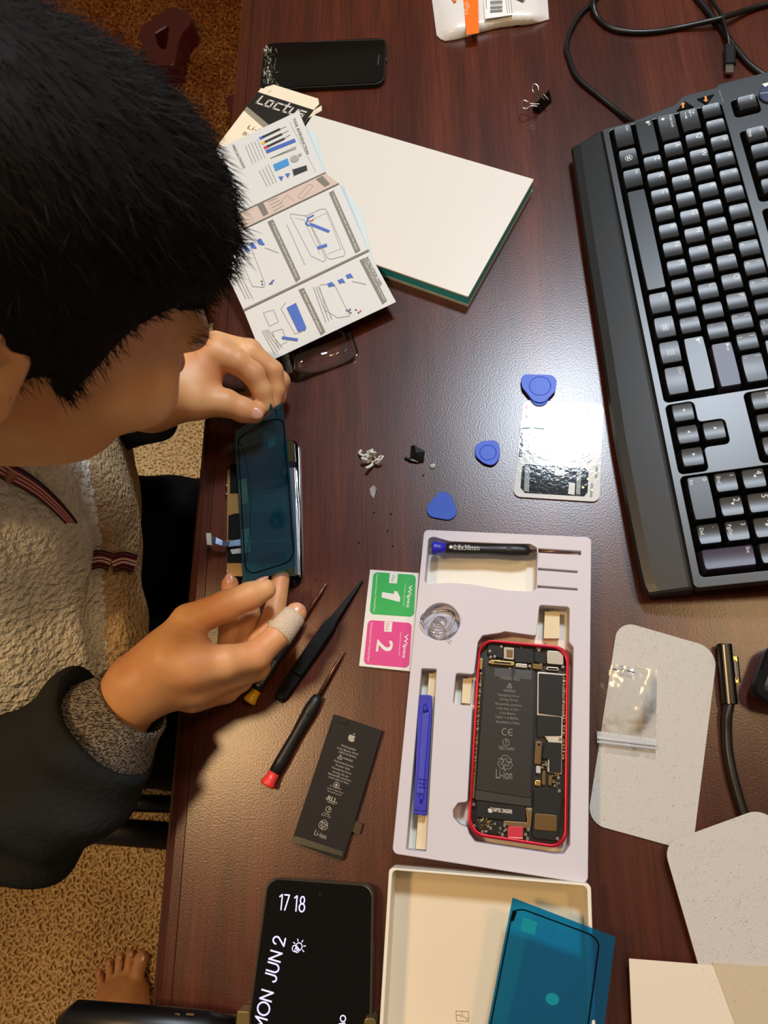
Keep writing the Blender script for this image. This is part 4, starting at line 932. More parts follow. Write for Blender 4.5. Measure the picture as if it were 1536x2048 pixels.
pr = Print(plane3(a+d*.03+np.array([0, 0, .0045]), a+d*.055+np.array([0, 0, .0054]), a+d*.03+s_*.004+np.array([0, 0, .0045])), .0001)
pr.text('Leiobng', a+d*.030-s_*.0013+np.array([0, 0, .0043]), a+d*.050-s_*.0013+np.array([0, 0, .0052]), 0, .0028) if False else None

# ------------------------------------------------------------------ wipes sachets
t = thing('wipes_sachet', 'joined pair of cleaning wipe sachets, green numbered 1 and pink numbered 2', 'sachet', at(775, 1240, 0))
zs = .0022; P = pxy([(740, 1139), (838, 1146), (822, 1343), (718, 1332)], zs); plate('sachet', [P], .0005, zs, mat('sachet_white', 'dcdcd8', .4, bump=(150, .3, .0005)), t, .0002)
pr = Print(zs, .00015)
def rpx(P, r): q = [np.append(p, zs) for p in fillet(pxy(P, zs), r, 5)]; return q
pr.poly(rpx([(747, 1144), (832, 1150), (828, 1234), (739, 1228)], .0035), 0); pr.poly(rpx([(736, 1240), (824, 1246), (818, 1336), (727, 1328)], .0035), 1)
pr.poly([(780, 1144), (796, 1145), (794, 1167), (778, 1166)], 2); pr.poly([(769, 1243), (785, 1244), (783, 1264), (768, 1263)], 2)
pr.text('Wet', (784, 1149), (782, 1163), 0, .0028); pr.text('Dry', (772, 1247), (771, 1261), 1, .0028)
pr.poly([(764, 1184), (763.3, 1195), (799.5, 1204), (800.5, 1195.5), (794.6, 1183), (788.6, 1182), (788.2, 1188)], 2); pr.text('2', (755, 1278), (752, 1300), 2, .0128, bold=.001)
pr.text('Wipes', (818, 1170), (813, 1214), 2, .0028, bold=.0003); pr.text('Wipes', (810, 1268), (805, 1315), 2, .0028, bold=.0003)
pr.text('Professional Screen Cleaning Paper', (753, 1148), (747, 1225), 2, .0014); pr.text('Professional Screen Cleaning Paper', (742, 1245), (735, 1324), 2, .0014)
pr.text('removes stained dirt', (810, 1168), (806, 1213), 2, .0010); pr.text('removes excess dirt', (801, 1264), (797, 1312), 2, .0010)
pr.build('sachet_print', [mat('wipe_green', '22a84e', .35), mat('wipe_pink', 'd23c88', .35), mat('wipe_white', 'dcdcd8', .4)], t)

# ------------------------------------------------------------------ loose battery
BAT = mat('battery_wrap', '1c1916', .6, spec=.25, bump=(200, .15, .0005)); BINK = mat('battery_ink', 'a39c90', .5)
t = thing('phone_battery', 'loose black phone battery printed with white warning text, below the screwdrivers', 'battery', at(672, 1573, 0))
zb = .0038; P = [at(667, 1428, zb)[:2], at(765, 1462, zb)[:2], at(686, 1722, zb)[:2], at(583, 1684, zb)[:2]]
plate('cell', [fillet(P, .0012)], .0005, zb, BAT, t, .0005)
pr = Print(zb, .0001)
def apple(pr, c, e1, s, mi):
    body = [(0, -.50), (-.12, -.53), (-.25, -.50), (-.40, -.33), (-.48, -.08), (-.45, .14), (-.33, .27), (-.17, .29), (0, .23), (.15, .29), (.30, .26), (.40, .18), (.32, .06), (.32, -.08), (.44, -.18), (.36, -.38), (.25, -.50), (.12, -.53)]
    body = [p[:2] for p in spline([(*p, 0) for p in body+[body[0]]], 3)]; leaf = [p for p in [(0, .34), (.02, .48), (.12, .58), (.22, .60), (.20, .46), (.10, .36)]]
    for P_ in (body, leaf): pr.shape([[(x*s, y*s) for x, y in P_]], c, e1, mi)
e1 = at(765, 1462, zb)-at(667, 1428, zb); e1 /= np.linalg.norm(e1)
apple(pr, at(704, 1475, zb), e1, .0058, 0)
def bl(s, c, wpx, hh): pr.text(s, (c[0]-wpx*.95/2, c[1]-wpx*.33/2), (c[0]+wpx*.95/2, c[1]+wpx*.33/2), 0, hh)
for s, u, v, w_ in [('Rechargeable', 697, 1497, 30), ('Li-ion Battery A2312', 695, 1504, 44), ('3.82V⎓6.96Wh'.replace('⎓', '='), 694, 1511, 37), ('WARNING', 695, 1521, 21), ('Authorized Service', 687, 1529, 41), ('Provider Only', 685, 1536, 30), ('Potential for fire or', 683, 1543, 41), ('burning. Do not', 681, 1550, 33), ('disassemble, puncture,', 679, 1556, 49), ('crush, heat, or burn.', 677, 1562, 43)]: bl(s, (u, v), w_, .0015)
def tri_warn(pr, c, r, e1, mi, wd):
    e2 = np.cross(pr.pl[1], e1); Q = [c+e1*r*math.cos(a)+e2*r*math.sin(a) for a in (PI/2, PI/2+2.094, PI/2+4.189, PI/2)]; pr.line(Q, wd, mi); pr.line([c+e2*r*.45, c-e2*r*.1], wd, mi); pr.line([c-e2*r*.25, c-e2*r*.33], wd, mi)
tri_warn(pr, at(680, 1515, zb), .0022, e1, 0, .0004)
pr.ring((673, 1570), .0020, .0004); pr.shape([[(0, .0012), (.0012, 0), (0, -.0012), (-.0012, 0)]], at(673, 1570, zb), e1)
for s, u, v, w_ in [('Tel. 1-877-4CELL', 671, 1576, 24), ('recycler for Apple Brands', 670, 1582, 34), ('www.apple.com/uk', 668, 1587, 30)]: bl(s, (u, v), w_, .0010)
pr.text('RU', (654, 1600), (668, 1605), 0, .0034, bold=.0003); pr.text('us', (669, 1606), (674, 1608), 0, .0018); pr.text('c', (651, 1598), (654, 1599), 0, .002); bl('MH29453', (662, 1607), 15, .0010)
pr.ring((657, 1619), .0020, .0004); bl('?', (657, 1622), 4, .0022); bl('Prohibido', (653, 1629), 14, .0010); bl('Basura - Bote', (652, 1633), 20, .0010)
def recycle(pr, c, e1, s, mi, wd):
    e2 = np.cross(pr.pl[1], e1)
    for k in range(3):
        a = k*2*PI/3; ca, sa = math.cos(a), math.sin(a)
        T = lambda x, y: c+e1*s*(x*ca-y*sa)+e2*s*(x*sa+y*ca)
        pr.line([T(-.62, .42), T(-.32, .92), T(.30, .92), T(.58, .48), T(.82, .60), T(.62, .02), T(.05, .18), T(.28, .30), T(.05, .62), T(-.18, .28), T(-.62, .42)], wd, mi)
recycle(pr, at(647, 1650, zb), e1, .0036, 0, .0004); pr.text('Li-ion', (628, 1669), (651, 1679), 0, .0036)
pr.build('battery_print', [BINK], t)
pr = Print(zb, .0003); pr.poly([(585, 1676), (592, 1672), (686, 1703), (684, 1712), (583, 1684)], 0); pr.build('end_fold', [mat('fold_brown', '2c2820', .35)], t)
mb = MB(); mb.tube([at(703, 1660, .003), at(708, 1645, .003), at(712, 1647, .002)], .0009, 6); mb.box(at(715, 1655, .0018), (.006, .0075, .0022), math.atan2(e1[1], e1[0])); mb.build('connector', mat('connector_brown', '3a3224', .4, .5), t)
mb = MB(); mb.tube([at(672, 1442, zb), at(691, 1449, zb+.0004), at(700, 1440, zb)], .0003, 5); mb.tube([at(664, 1452, zb), at(660, 1464, zb+.0002)], .0003, 5); mb.build('wrap_crease', BAT, t)

# ------------------------------------------------------------------ suction cup
t = thing('suction_cup', 'clear round suction cup tilted in the round hole of the white tray', 'suction cup', at(882, 1245, .011))
SUC = clear_mat('clear_vinyl', (.985, .985, .985), .04, .03, diff=.04, diffcol=(.9, .9, .9))
c = at(882, 1250, .016); ax = np.array([-.15, .30, .94]); ax /= np.linalg.norm(ax)
mb = MB(); mb.lathe(c-ax*.008, c+ax*.006, [(0, .0145), (.0008, .0150), (.003, .0120), (.006, .008), (.008, .005), (.011, .004), (.012, .0055), (.014, .0045)], 36); mb.build('cup', SUC, t, True)
c2 = c+ax*.008; ux = np.cross(ax, [0, 1, 0]); ux /= np.linalg.norm(ux); uy = np.cross(ax, ux)
mb = MB()
for k in range(1): mb.tube([c2+ux*.0125*math.cos(a)+uy*.0095*math.sin(a)+ax*.003*math.cos(2*a) for a in np.linspace(0, 2*PI, 37)], .0011, 8)
mb.build('pull_ring', SUC, t, True)
mb = MB(); mb.add([c2+ux*.0118*math.cos(a)+uy*.009*math.sin(a)+ax*(.003*math.cos(2*a)) for a in np.linspace(0, 2*PI, 33)[:-1]], [tuple(range(32))]); mb.tube([at(893, 1272, .024), at(901, 1283, .022)], .0004, 6); mb.build('ring_web', SUC, t, True)

# ------------------------------------------------------------------ blue spudger
t = thing('pry_tool', 'long dark blue plastic pry tool lying in the left slot of the white tray', 'pry tool', at(846, 1510, .0027))
SPB = mat('spudger_blue', '2b2fae', .35); zs = .0185
plate('bar', [fillet(pxy([(840, 1389), (863, 1390), (864, 1420), (852, 1632), (827, 1628), (830, 1560), (836, 1420)], zs), .0012)], .0108, zs, SPB, t, .0006)
P = pxy([(846, 1424), (859, 1425), (847, 1572), (849, 1588), (833, 1587), (837, 1560)], zs+.0015); plate('raised_spine', [fillet(P, .0008)], zs-.0005, zs+.0014, mat('spudger_blue_light', '3c42b8', .35), t, .0006)
mb = MB()
for v in (1558, 1566, 1574): mb.tube([at(838, v, zs+.0016), at(850, v+1, zs+.0016)], .0005, 6)
mb.tube([at(843, 1590, zs+.0006), at(842, 1606, zs+.0004)], [.0016, .0008], 8); mb.tube([at(850, 1408, zs+.0002), at(851, 1424, zs+.0008)], [.001, .0022], 8); mb.tube([at(829, 1620, zs+.0002), at(852, 1622, zs+.0002)], .0004, 6)
mb.build('grip_ridges', SPB, t, True)

# ------------------------------------------------------------------ opened red phone in the tray
t = thing('opened_phone', 'red phone without its screen, battery and circuit boards exposed, in the white tray', 'phone', at(1040, 1485, .0028))
REDM = mat('red_metal', 'b81a2c', .3, .6); RIN = mat('red_inner', '7c1018', .4, .4)
zr = .0160
def A_(x, y): return (900+x/5.4857, 1250+y/5.4857)
def B_(x, y): return (900+x/5.4857, 1480+y/5.4857)
OP = fillet(pxy([(957, 1276.5), (1139, 1293), (1134, 1700), (934, 1670)], zr), .0105, 8); OP = [np.array(p) for p in OP]; cO = sum(OP)/len(OP)
IN = [cO+(p-cO)*np.array([.935, .968]) for p in OP]
plate('frame', [OP, IN], .0085, zr, REDM, t, .0008)
plate('back_shell', [OP], .0029, .0092, REDM, t, .001)
plate('chassis', [IN], .0092, .0100, mat('chassis_dark', '14110f', .4), t)
zi = .0125
LASTC = [None, None]
def comp(name, P, M, z1=zi, r=.0008, z0=.0100, bev=.0003):
    o = plate(name, [fillet(pxy(P, z1), r, 4)], z0, z1, M, t, bev); LASTC[0] = o; return o
def comp_in(name, P, M, z1=zi, r=.0008, z0=.0100, bev=.0003): return plate(name, [fillet(pxy(P, z1), r, 4)], z0, z1, M, LASTC[0], bev)
BK = mat('component_black', '141514', .55, spec=.3); GOLD = mat('component_gold', 'b89a5c', .3, .8); SILV = mat('component_silver', 'a8a294', .35, .8); DK2 = mat('component_tape', '24231f', .5); BRS = mat('component_brass', '6e5632', .4, .6); BAT2 = mat('battery_grey', '23221f', .5, spec=.35)
comp('battery_cell', [A_(385, 455), A_(935, 500), B_(885, 640), B_(285, 545)], BAT2, .0138, .0010)
comp('battery_tape', [B_(280, 542), B_(893, 635), B_(890, 735), B_(275, 655)], DK2, .0132)
comp('haptic_motor', [B_(290, 670), B_(830, 735), B_(835, 905), B_(290, 845)], BK, .0130)
comp('camera_module', [A_(1062, 278), A_(1245, 292), A_(1245, 440), A_(1066, 425)], SILV, .0142, .0012)
comp('speaker_unit', [A_(415, 195), A_(585, 215), A_(580, 370), A_(410, 320)], BK, .0128)
comp('front_sensor', [A_(590, 240), A_(705, 250), A_(700, 385), A_(590, 370)], SILV, .0122); comp('front_sensor', [A_(620, 265), A_(690, 270), A_(685, 355), A_(620, 350)], BRS, .0126, .0003)
comp('connector_shield', [A_(705, 250), A_(915, 265), A_(905, 420), A_(705, 410)], BK, .0130); comp('connector_shield', [A_(925, 290), A_(1060, 300), A_(1055, 430), A_(925, 400)], BK, .0126)
comp('metal_bracket', [A_(435, 380), A_(710, 405), A_(705, 450), A_(435, 425)], GOLD, .0134, .0015); comp_in('bracket_slot', [A_(480, 396), A_(670, 412), A_(668, 432), A_(480, 416)], BK, .0136, .0005)
comp('metal_bracket', [A_(720, 418), A_(850, 428), A_(845, 475), A_(720, 462)], SILV, .0134); comp('metal_bracket', [A_(908, 425), A_(1015, 432), A_(1010, 490), A_(905, 480)], BRS, .0134)
comp('antenna_flex', [A_(1055, 455), A_(1195, 465), A_(1195, 505), A_(1055, 495)], SILV, .0128, .002); comp_in('flex_slot', [A_(1075, 466), A_(1180, 474), A_(1178, 494), A_(1072, 486)], BK, .0131, .001)
comp('logic_board', [A_(960, 510), A_(1250, 540), B_(1225, 380), B_(1070, 350), B_(1085, 30), A_(1040, 1220), A_(955, 1220)], mat('board_edge', 'c0bbae', .4, .3), .0122)
comp_in('board_shield', [A_(975, 530), A_(1240, 550), A_(1232, 1000), A_(972, 965)], BK, .0134); comp_in('board_shield', [A_(955, 985), A_(1225, 1010), A_(1220, 1215), A_(955, 1215)], BK, .0132)
comp_in('board_shield', [B_(1040, 20), B_(1225, 30), B_(1220, 365), B_(1090, 350), B_(1090, 210), B_(1010, 205)], BK, .0132)
comp('flex_cable', [B_(940, 10), B_(1010, 20), B_(995, 270), B_(925, 265)], BRS, .0126); comp('white_label', [B_(945, 282), B_(997, 286), B_(994, 368), B_(943, 362)], mat('label_grey', 'b0b2b4', .5), .0132)
comp('gold_contact', [B_(935, 440), B_(998, 445), B_(995, 505), B_(932, 500)], GOLD, .0130)
comp('flat_connector', [B_(1015, 335), B_(1050, 338), B_(1048, 500), B_(1010, 496)], BRS, .0130, .001); comp('flat_connector', [B_(1085, 388), B_(1122, 390), B_(1118, 505), B_(1080, 500)], BRS, .0130, .001)
comp('speaker_box', [B_(920, 525), B_(1170, 540), B_(1200, 590), B_(1225, 640), B_(1205, 890), B_(1190, 1000), B_(1165, 1110), B_(900, 1070), B_(915, 720)], BK, .0128, .002)
comp_in('speaker_plate', [B_(935, 805), B_(1175, 825), B_(1170, 1005), B_(925, 985)], BRS, .0134, .001)
comp('metal_bracket', [B_(830, 740), B_(908, 750), B_(885, 975), B_(590, 935), B_(585, 885), B_(850, 905)], mat('bracket_bronze', '8c7350', .35, .8), .0126)
comp('pull_tab', [B_(635, 945), B_(805, 950), B_(800, 1070), B_(632, 1065)], mat('tab_red', 'c02a3c', .4), .0138, .0003); comp_in('pull_tab_edge', [B_(637, 1062), B_(800, 1070), B_(800, 1088), B_(637, 1080)], mat('tab_pink', 'e0a0a0', .4), .0138, .0001)
comp('lower_board', [B_(285, 850), B_(580, 880), B_(590, 1040), B_(330, 1010), B_(270, 950)], BK, .0116)
comp('side_flex', [A_(330, 520), A_(350, 520), B_(265, 640), B_(245, 640), B_(275, 200)], GOLD, .0120, .0001); comp('side_flex', [A_(328, 365), A_(360, 365), A_(350, 490), A_(322, 485)], GOLD, .0132, .0002)
comp('side_flex', [A_(1252, 600), A_(1266, 600), A_(1255, 1010), A_(1244, 1010)], GOLD, .0120, .0001)
random.seed(11)
for p in [A_(565, 235), A_(437, 285), A_(490, 345), A_(447, 350), A_(875, 450), A_(975, 275), A_(1240, 460), A_(378, 225), A_(350, 250), A_(975, 1310), B_(975, 50), B_(1190, 415), B_(870, 775), B_(258, 710), B_(265, 945), B_(445, 970), B_(600, 940), B_(860, 985), B_(1180, 1085), B_(830, 1040), B_(575, 1040), B_(850, 1085), B_(1200, 560), A_(690, 430), A_(440, 405), A_(1210, 1250)]:
    c = at(*p, .0132); mb = MB(); mb.lathe(c-[0, 0, .003], c, [(0, .0011), (.0029, .0011), (.003, .0009)], 12); mb.lathe(c, c+[0, 0, .0001], [(0, .0004), (.0001, .0004)], 6, 1); mb.build('screw', [SILV, BK], t)
mb = MB()
def bits(x0, y0, x1, y1, n_, Cf, z=.0112):
    for k in range(n_): q = Cf(random.uniform(x0, x1), random.uniform(y0, y1)); mb.box(at(*q, z), (random.uniform(.0006, .0020), random.uniform(.0006, .0016), .0012), random.uniform(-.2, .2), random.choice((0, 0, 1, 2)))
bits(300, 855, 560, 1020, 26, B_, .0122); bits(590, 900, 900, 1050, 12, B_); bits(1000, 200, 1080, 310, 14, B_, .0128); bits(1120, 370, 1220, 520, 14, B_, .0128); bits(405, 200, 1060, 500, 22, A_)
for k in range(26): y = k*46; bits(*( (335-y*.07, 520+y, 345-y*.07, 560+y) ), 1, A_, .0128); bits(1250-y*.01, 540+y*.8, 1262-y*.01, 560+y*.8, 1, A_, .0128)
o = mb.build('small_components', [SILV, GOLD, BRS], t); o['kind'] = 'stuff'
G2 = mat('grey_ink', '7e7c76', .5); pr = Print(.0138, .0001)
e1 = at(*A_(935, 500), .0138)-at(*A_(385, 455), .0138); e1 /= np.linalg.norm(e1)
def al(s, x, y, wd, hh, Cf=A_): pr.text(s, Cf(x-wd/2, y-wd*.035), Cf(x+wd/2, y+wd*.05), 0, hh)
al('Model: SE2', 658, 600, 215, .0028); tri_warn(pr, at(*A_(653, 672), .0138), .0023, e1, 0, .0005)
for s, x, y, w_ in [('WARNING', 652, 735, 135), ('Potential for fire or', 645, 785, 235), ('burning. Do not', 645, 830, 195), ('disassemble, puncture', 640, 882, 290), ('crush, heat, or burn.', 635, 930, 250), ('Li-ion Battery', 633, 980, 170), ('3.82V = 6.96Wh', 622, 1030, 250), ('Assembled in China', 630, 1080, 260)]: al(s, x, y, w_, .0018)
c = at(*A_(605, 1172), .0138); pr.ring(c, .0022, .0006, 0, 20, PI*.35, PI*1.6); c = at(*A_(672, 1178), .0138); pr.ring(c, .0022, .0006, 0, 20, PI*.35, PI*1.6); pr.line([c-e1*.0021, c+e1*.0006], .0005)
pr.ring(at(*A_(615, 1288), .0138), .0023, .0004); al('?', 617, 1304, 22, .0026); al('1821mAh', 618, 1370, 170, .0024)
recycle(pr, at(*B_(606, 250), .0138), e1, .0054, 0, .0004); al('Li-ion', 592, 425, 178, .0062, B_)
pr.poly([A_(490, 475), A_(675, 480), A_(672, 575), A_(488, 560)], 1); pr.poly([A_(715, 482), A_(900, 500), A_(893, 600), A_(712, 585)], 1)
pr.build('battery_print', [G2, mat('tape_grey', '45474a', .35)], t)
pr = Print(.0130, .0001); pr.text('TAPTIC ENGINE', B_(462, 785), B_(680, 808), 0, .0026, bold=.0002); apple(pr, at(*B_(442, 768), .0130), e1, .0034, 0); pr.build('motor_print', [mat('bright_ink', 'c4bfb6', .5)], t)

# ------------------------------------------------------------------ open box bottom with adhesive sheet
CREAM = mat('box_cream', 'dccdb2', .6); CRM2 = mat('box_rim', 'e6dfce', .5)
t = thing('open_box', 'open shallow cream box at the bottom edge, with a blue sheet leaning in it', 'box', at(980, 1950, 0))
zo = .026; c = [at(778, 1735, zo), at(1182, 1768, zo), at(1196, 2200, zo), at(752, 2160, zo)]
P = fillet([p[:2] for p in c], .003); cc = sum(np.array(p[:2]) for p in c)/4; Q = [cc+(np.array(p)-cc)*np.array([.963, .975]) for p in P]
plate('box_wall', [P, Q], .0004, zo, CRM2, t, .0006); plate('box_floor', [P], .0004, .0020, CREAM, t)
pr = Print(.0020, .0001)
pr.line([(912, 2022), (937, 2023), (937, 2043), (913, 2042), (912, 2022)], .0004); pr.line([(924, 2022), (924, 2031), (937, 2040)], .0004); pr.line([(912, 2031), (919, 2030), (923, 2034)], .0004); pr.poly([(914, 2047), (937, 2049), (937, 2056), (914, 2055)])
pr.build('box_logo', [mat('logo_brown', '9a8450', .5)], t)
FILM = clear_mat('blue_film', (.0, .30, .66), .02, .06, diff=.26, diffcol=(.0, .21, .48)); FBLK = mat('film_gasket', '040506', .9, spec=.1)
def film(P, zs_, name, label, n=14, curve=None, gasket=None, patches=(), grp=None):
    """P four image corners TL TR BR BL with heights"""
    t = thing(name, label, 'adhesive sheet', [*(np.mean([at(u, v, z) for (u, v), z in zip(P, zs_)], 0)[:2]), 0])
    C4 = [at(u, v, z) for (u, v), z in zip(P, zs_)]
    def S(i, j):
        p = (C4[0]*(1-i)+C4[1]*i)*(1-j)+(C4[3]*(1-i)+C4[2]*i)*j
        return p+np.array([0, 0, curve(i, j)]) if curve else p
    g = np.linspace(0, 1, n+1); V = [S(i, j) for j in g for i in g]; m_ = n+1; Fq = [(j*m_+i, (j+1)*m_+i, (j+1)*m_+i+1, j*m_+i+1) for j in range(n) for i in range(n)]
    make('film', V, Fq, FILM, t, smooth=True)
    if gasket:
        mb = MB(); pts = [S(*q)+[0, 0, .0003] for q in gasket]; mb.tube(pts, .00045, 5); mb.build('gasket', FBLK, t)
    if patches:
        for Q in patches: mb = MB(); mb.add([S(*q)+[0, 0, .0002] for q in Q], [tuple(range(len(Q)))]); mb.build('film_patch', mat('film_teal', '0c8c9c', .3), t)
    return t
def gk(x0, x1, y0, y1, r=.10, ry=.05):
    out = []
    for cx, cy, a0 in ((x0+r, y0+ry, PI), (x1-r, y0+ry, -PI/2), (x1-r, y1-ry, 0), (x0+r, y1-ry, PI/2)):
        out += [(cx+r*math.cos(a0+k*PI/12), cy+ry*math.sin(a0+k*PI/12)) for k in range(7)]
    return out+[out[0]]
circp = [(.52+.06*math.cos(a), .47+.034*math.sin(a)) for a in np.linspace(0, 2*PI, 20)[:-1]]
sh = film([(1025, 1795), (1231, 1874), (1190, 2200), (950, 2180)], [.034, .030, .022, .024], 'adhesive_sheet', 'bright blue adhesive sheet with a thin black outline, leaning in the open cream box',
     gasket=gk(.025, .86, .04, .97, .13, .055), patches=[[(.13, .08), (.27, .08), (.27, .155), (.13, .155)], circp])
mb = MB(); mb.prism(pxy([(1026, 1820), (1034, 1824), (1027, 1843), (1020, 1841)], .0345), .0338, .0345); mb.build('gasket_tab', FBLK, sh)

# ------------------------------------------------------------------ foam sheets, zip bag, plain paper
FOAM = mat('grey_foam', 'b4b1aa', .8, var=(1100, 'c2bfb8', (1, 1, 1), .3, .5), bump=(900, .4, .0006))
SPK = mat('foam_speck', '4c463e', .8)
def foam(P, r, z0, z1, label, n=420, seed=0):
    t = thing('foam_sheet', label, 'foam sheet', [*at(*np.mean(P, 0), 0)[:2], z0]); O = fillet(pxy(P, z1), r, 10); plate('foam_pad', [O], z0, z1, FOAM, t, .0003); R_ = random.Random(seed); pr = Print(z1, .00005); k = 0
    lo, hi = np.min(O, 0), np.max(O, 0)
    while k < n:
        W_ = np.array([R_.uniform(lo[0], hi[0]), R_.uniform(lo[1], hi[1])]); c_ = 0
        for i in range(len(O)):
            a, b = O[i], O[(i+1) % len(O)]
            if (a[1] > W_[1]) != (b[1] > W_[1]) and W_[0] < (b[0]-a[0])*(W_[1]-a[1])/(b[1]-a[1])+a[0]: c_ ^= 1
        if c_: pr.disc((*W_, z1), R_.uniform(.00010, .00026), 0, 6); k += 1
    o = pr.build('specks', [SPK], t); o['kind'] = 'stuff'; return t
foam([(1236, 1240), (1436, 1298), (1385, 1704), (1174, 1646)], [.012, .015, .012, .012], .0004, .0014, 'light grey speckled foam sheet with the small clear zip bag on it', seed=1)
foam([(1326, 1688), (1540, 1610), (1700, 1960), (1420, 2010)], [.012, .015, .01, .01], .0074, .0084, 'second speckled grey foam sheet, lower right, overlapping the first one', seed=2)
PAPT = mat('plain_paper', 'ddd2c0', .6)
t = make('paper_sheet', *(lambda P: ([(*p, .0088) for p in P]+[(*p, .0091) for p in P], [(3, 2, 1, 0), (4, 5, 6, 7)]+[(i, (i+1) % 4, 4+(i+1) % 4, 4+i) for i in range(4)]))(pxy([(1258, 1917), (1270, 2200), (1750, 2240), (1740, 1955)], .0091)), PAPT); tag(t, 'blank cream paper sheet in the bottom right corner over the foam', 'paper')
t = make('paper_sheet', *(lambda P: ([(*p, .0096) for p in P]+[(*p, .0099) for p in P], [(3, 2, 1, 0), (4, 5, 6, 7)]+[(i, (i+1) % 4, 4+(i+1) % 4, 4+i) for i in range(4)]))(pxy([(1425, 1925), (1475, 2060), (1700, 2240), (1700, 1945)], .0099)), clear_mat('thin_paper', (.9, .85, .75), .02, .4, diff=.45, diffcol=(.80, .72, .55))); tag(t, 'thin yellowish sheet lying over the blank paper in the far corner', 'paper')
BAG = clear_mat('bag_film', (.98, .98, .98), .0, .12, bump=(40, .5, .004)); BAGZ = clear_mat('bag_seal', (.95, .95, .95), .05, .2, diff=.35, diffcol=(.85, .87, .9))
t = thing('zip_bag', 'small clear crinkled zip bag lying on the grey foam sheet', 'bag', at(1255, 1420, 0))
A, B, C_, D_ = (1200, 1325), (1314, 1340), (1312, 1519), (1194, 1504); n = 22; random.seed(4); V = []
hh = rng.random((n+1, n+1))*.0005
for j in range(n+1):
    for i in range(n+1):
        a, b = i/n, j/n; u = (A[0]*(1-a)+B[0]*a)*(1-b)+(D_[0]*(1-a)+C_[0]*a)*b; v = (A[1]*(1-a)+B[1]*a)*(1-b)+(D_[1]*(1-a)+C_[1]*a)*b
        V.append(at(u, v, .0020+hh[j, i]+.002*math.sin(a*PI)*math.sin(min(b, .8)/.8*PI)+.0009*math.sin(a*9+b*4)))
make('bag_front', V, [(j*(n+1)+i, (j+1)*(n+1)+i, (j+1)*(n+1)+i+1, j*(n+1)+i+1) for j in range(n) for i in range(n)], BAG, t, smooth=True)
mb = MB(); mb.prism(pxy([A, B, C_, D_], .0018), .0017, .0018); mb.build('bag_back', BAG, t)
mb = MB()
for dv in (0, 7): mb.tube([at(1194, 1476+dv, .0045), at(1313, 1490+dv, .0045)], .0009, 8)
mb.prism(pxy([(1194, 1462), (1313, 1478), (1313, 1490), (1194, 1475)], .0036), .0034, .0037); mb.build('zip_seal', BAGZ, t)
pr = Print(.006, .0001); pr.line([(1226, 1338), (1234, 1340)], .0008); pr.ring((1247, 1341), .001, .0004); pr.line([(1254, 1341), (1268, 1345)], .0008); pr.build('bag_mark', [MATS['ink_black']], t)

# ------------------------------------------------------------------ magnetic charging connector and cable, dark object at right edge
t = thing('charging_cable', 'thick black cable with a slim magnetic connector, right of the foam sheet', 'cable', at(1455, 1400, 0))
GBLK = mat('glossy_black', '08090a', .3, spec=.25)
bar3(at(1448, 1289, .0058), at(1460, 1408, .0058), .0098, .0095, .0035, .0058, 'connector_body', GBLK, t)
pr = Print(.0106, .0001); pr.line([(1447, 1290), (1458, 1407)], .0010); pr.build('grey_stripe', [mat('stripe_grey', '8c8478', .3, .6)], t)
bar3(at(1465, 1314, .005), at(1470, 1364, .005), .0070, .0060, .0015, .005, 'magnetic_face', mat('face_black', '16171a', .25), t)
bar3(at(1469, 1320, .0075), at(1473, 1360, .0075), .0022, .0018, .0006, .0075, 'contact_strip', mat('contact_grey', '4a4e55', .3, .5), t)
for v in (1318, 1361): mb = MB(); mb.box(at(1470+(v-1318)*.05, v, .0075), (.0025, .0032, .0018)); mb.build('gold_pin', GOLD, t)
cable('cord', [(1459, 1405, .0058), (1455, 1430, .006), (1454, 1460, .0045), (1456, 1500, .0038), (1463, 1540, .0038), (1473, 1580, .0038), (1485, 1620, .0038), (1492, 1640, .0036), (1496, 1652, .0032)], .0034, None, parent=t, n=14)
mb = MB(); P = fillet(pxy([(1536, 1292), (1508, 1370), (1511, 1392), (1540, 1410), (1640, 1430), (1660, 1300), (1600, 1270)], .018), .012)
t = plate('mouse', [P], .0006, .026, mat('mouse_shell', '101416', .3), None, .009); tag(t, 'dark rounded mouse edge cut off at the right of the photo', 'mouse')

# ------------------------------------------------------------------ phone on its side stand, bottom
t = thing('smartphone', 'large black phone showing the time 17 18 on its dark screen, held by a clamp', 'phone', at(640, 1900, 0))
zp = .0125; P = pxy([(534, 1755), (748, 1770), (742, 2150), (480, 2150)], zp); O = [np.array(p) for p in fillet(P, [.008, .008, .004, .004], 8)]; cc = sum(O)/len(O)
plate('phone_case', [O], .0035, zp, mat('case_olive', '4a4436', .35, .4), t, .0016)
SCO = plate('screen', [[cc+(p-cc)*np.array([.962, .985]) for p in O]], zp-.0006, zp+.0004, mat('screen_glass', '060505', .09), t, .0003)
SCRN = mat('screen_glow', 'ccccf2', .5, emit=.75); pr = Print(zp+.0004, .0001)
def glyph(strokes, o_, ex, ey, wd):
    for s_ in strokes: pr.line([o_+ex*x+ey*y for x, y in s_], wd)
def arc(cx, cy, r, a0, a1, n=12, ry=None): return [(cx+r*math.cos(a0+(a1-a0)*k/n), cy+(ry or r)*math.sin(a0+(a1-a0)*k/n)) for k in range(n+1)]
c0 = pr.P((556, 1819)); c1 = pr.P((611, 1824)); ex = (c1-c0)/np.linalg.norm(c1-c0); ey = np.cross([0, 0, 1.], ex); S_ = np.linalg.norm(c1-c0)/2.45; wd = .0009
one = [(0, .85), (.22, 1), (.22, 0)]; g = lambda P, x: [[(a+x, b*1.18) for a, b in s] for s in P]
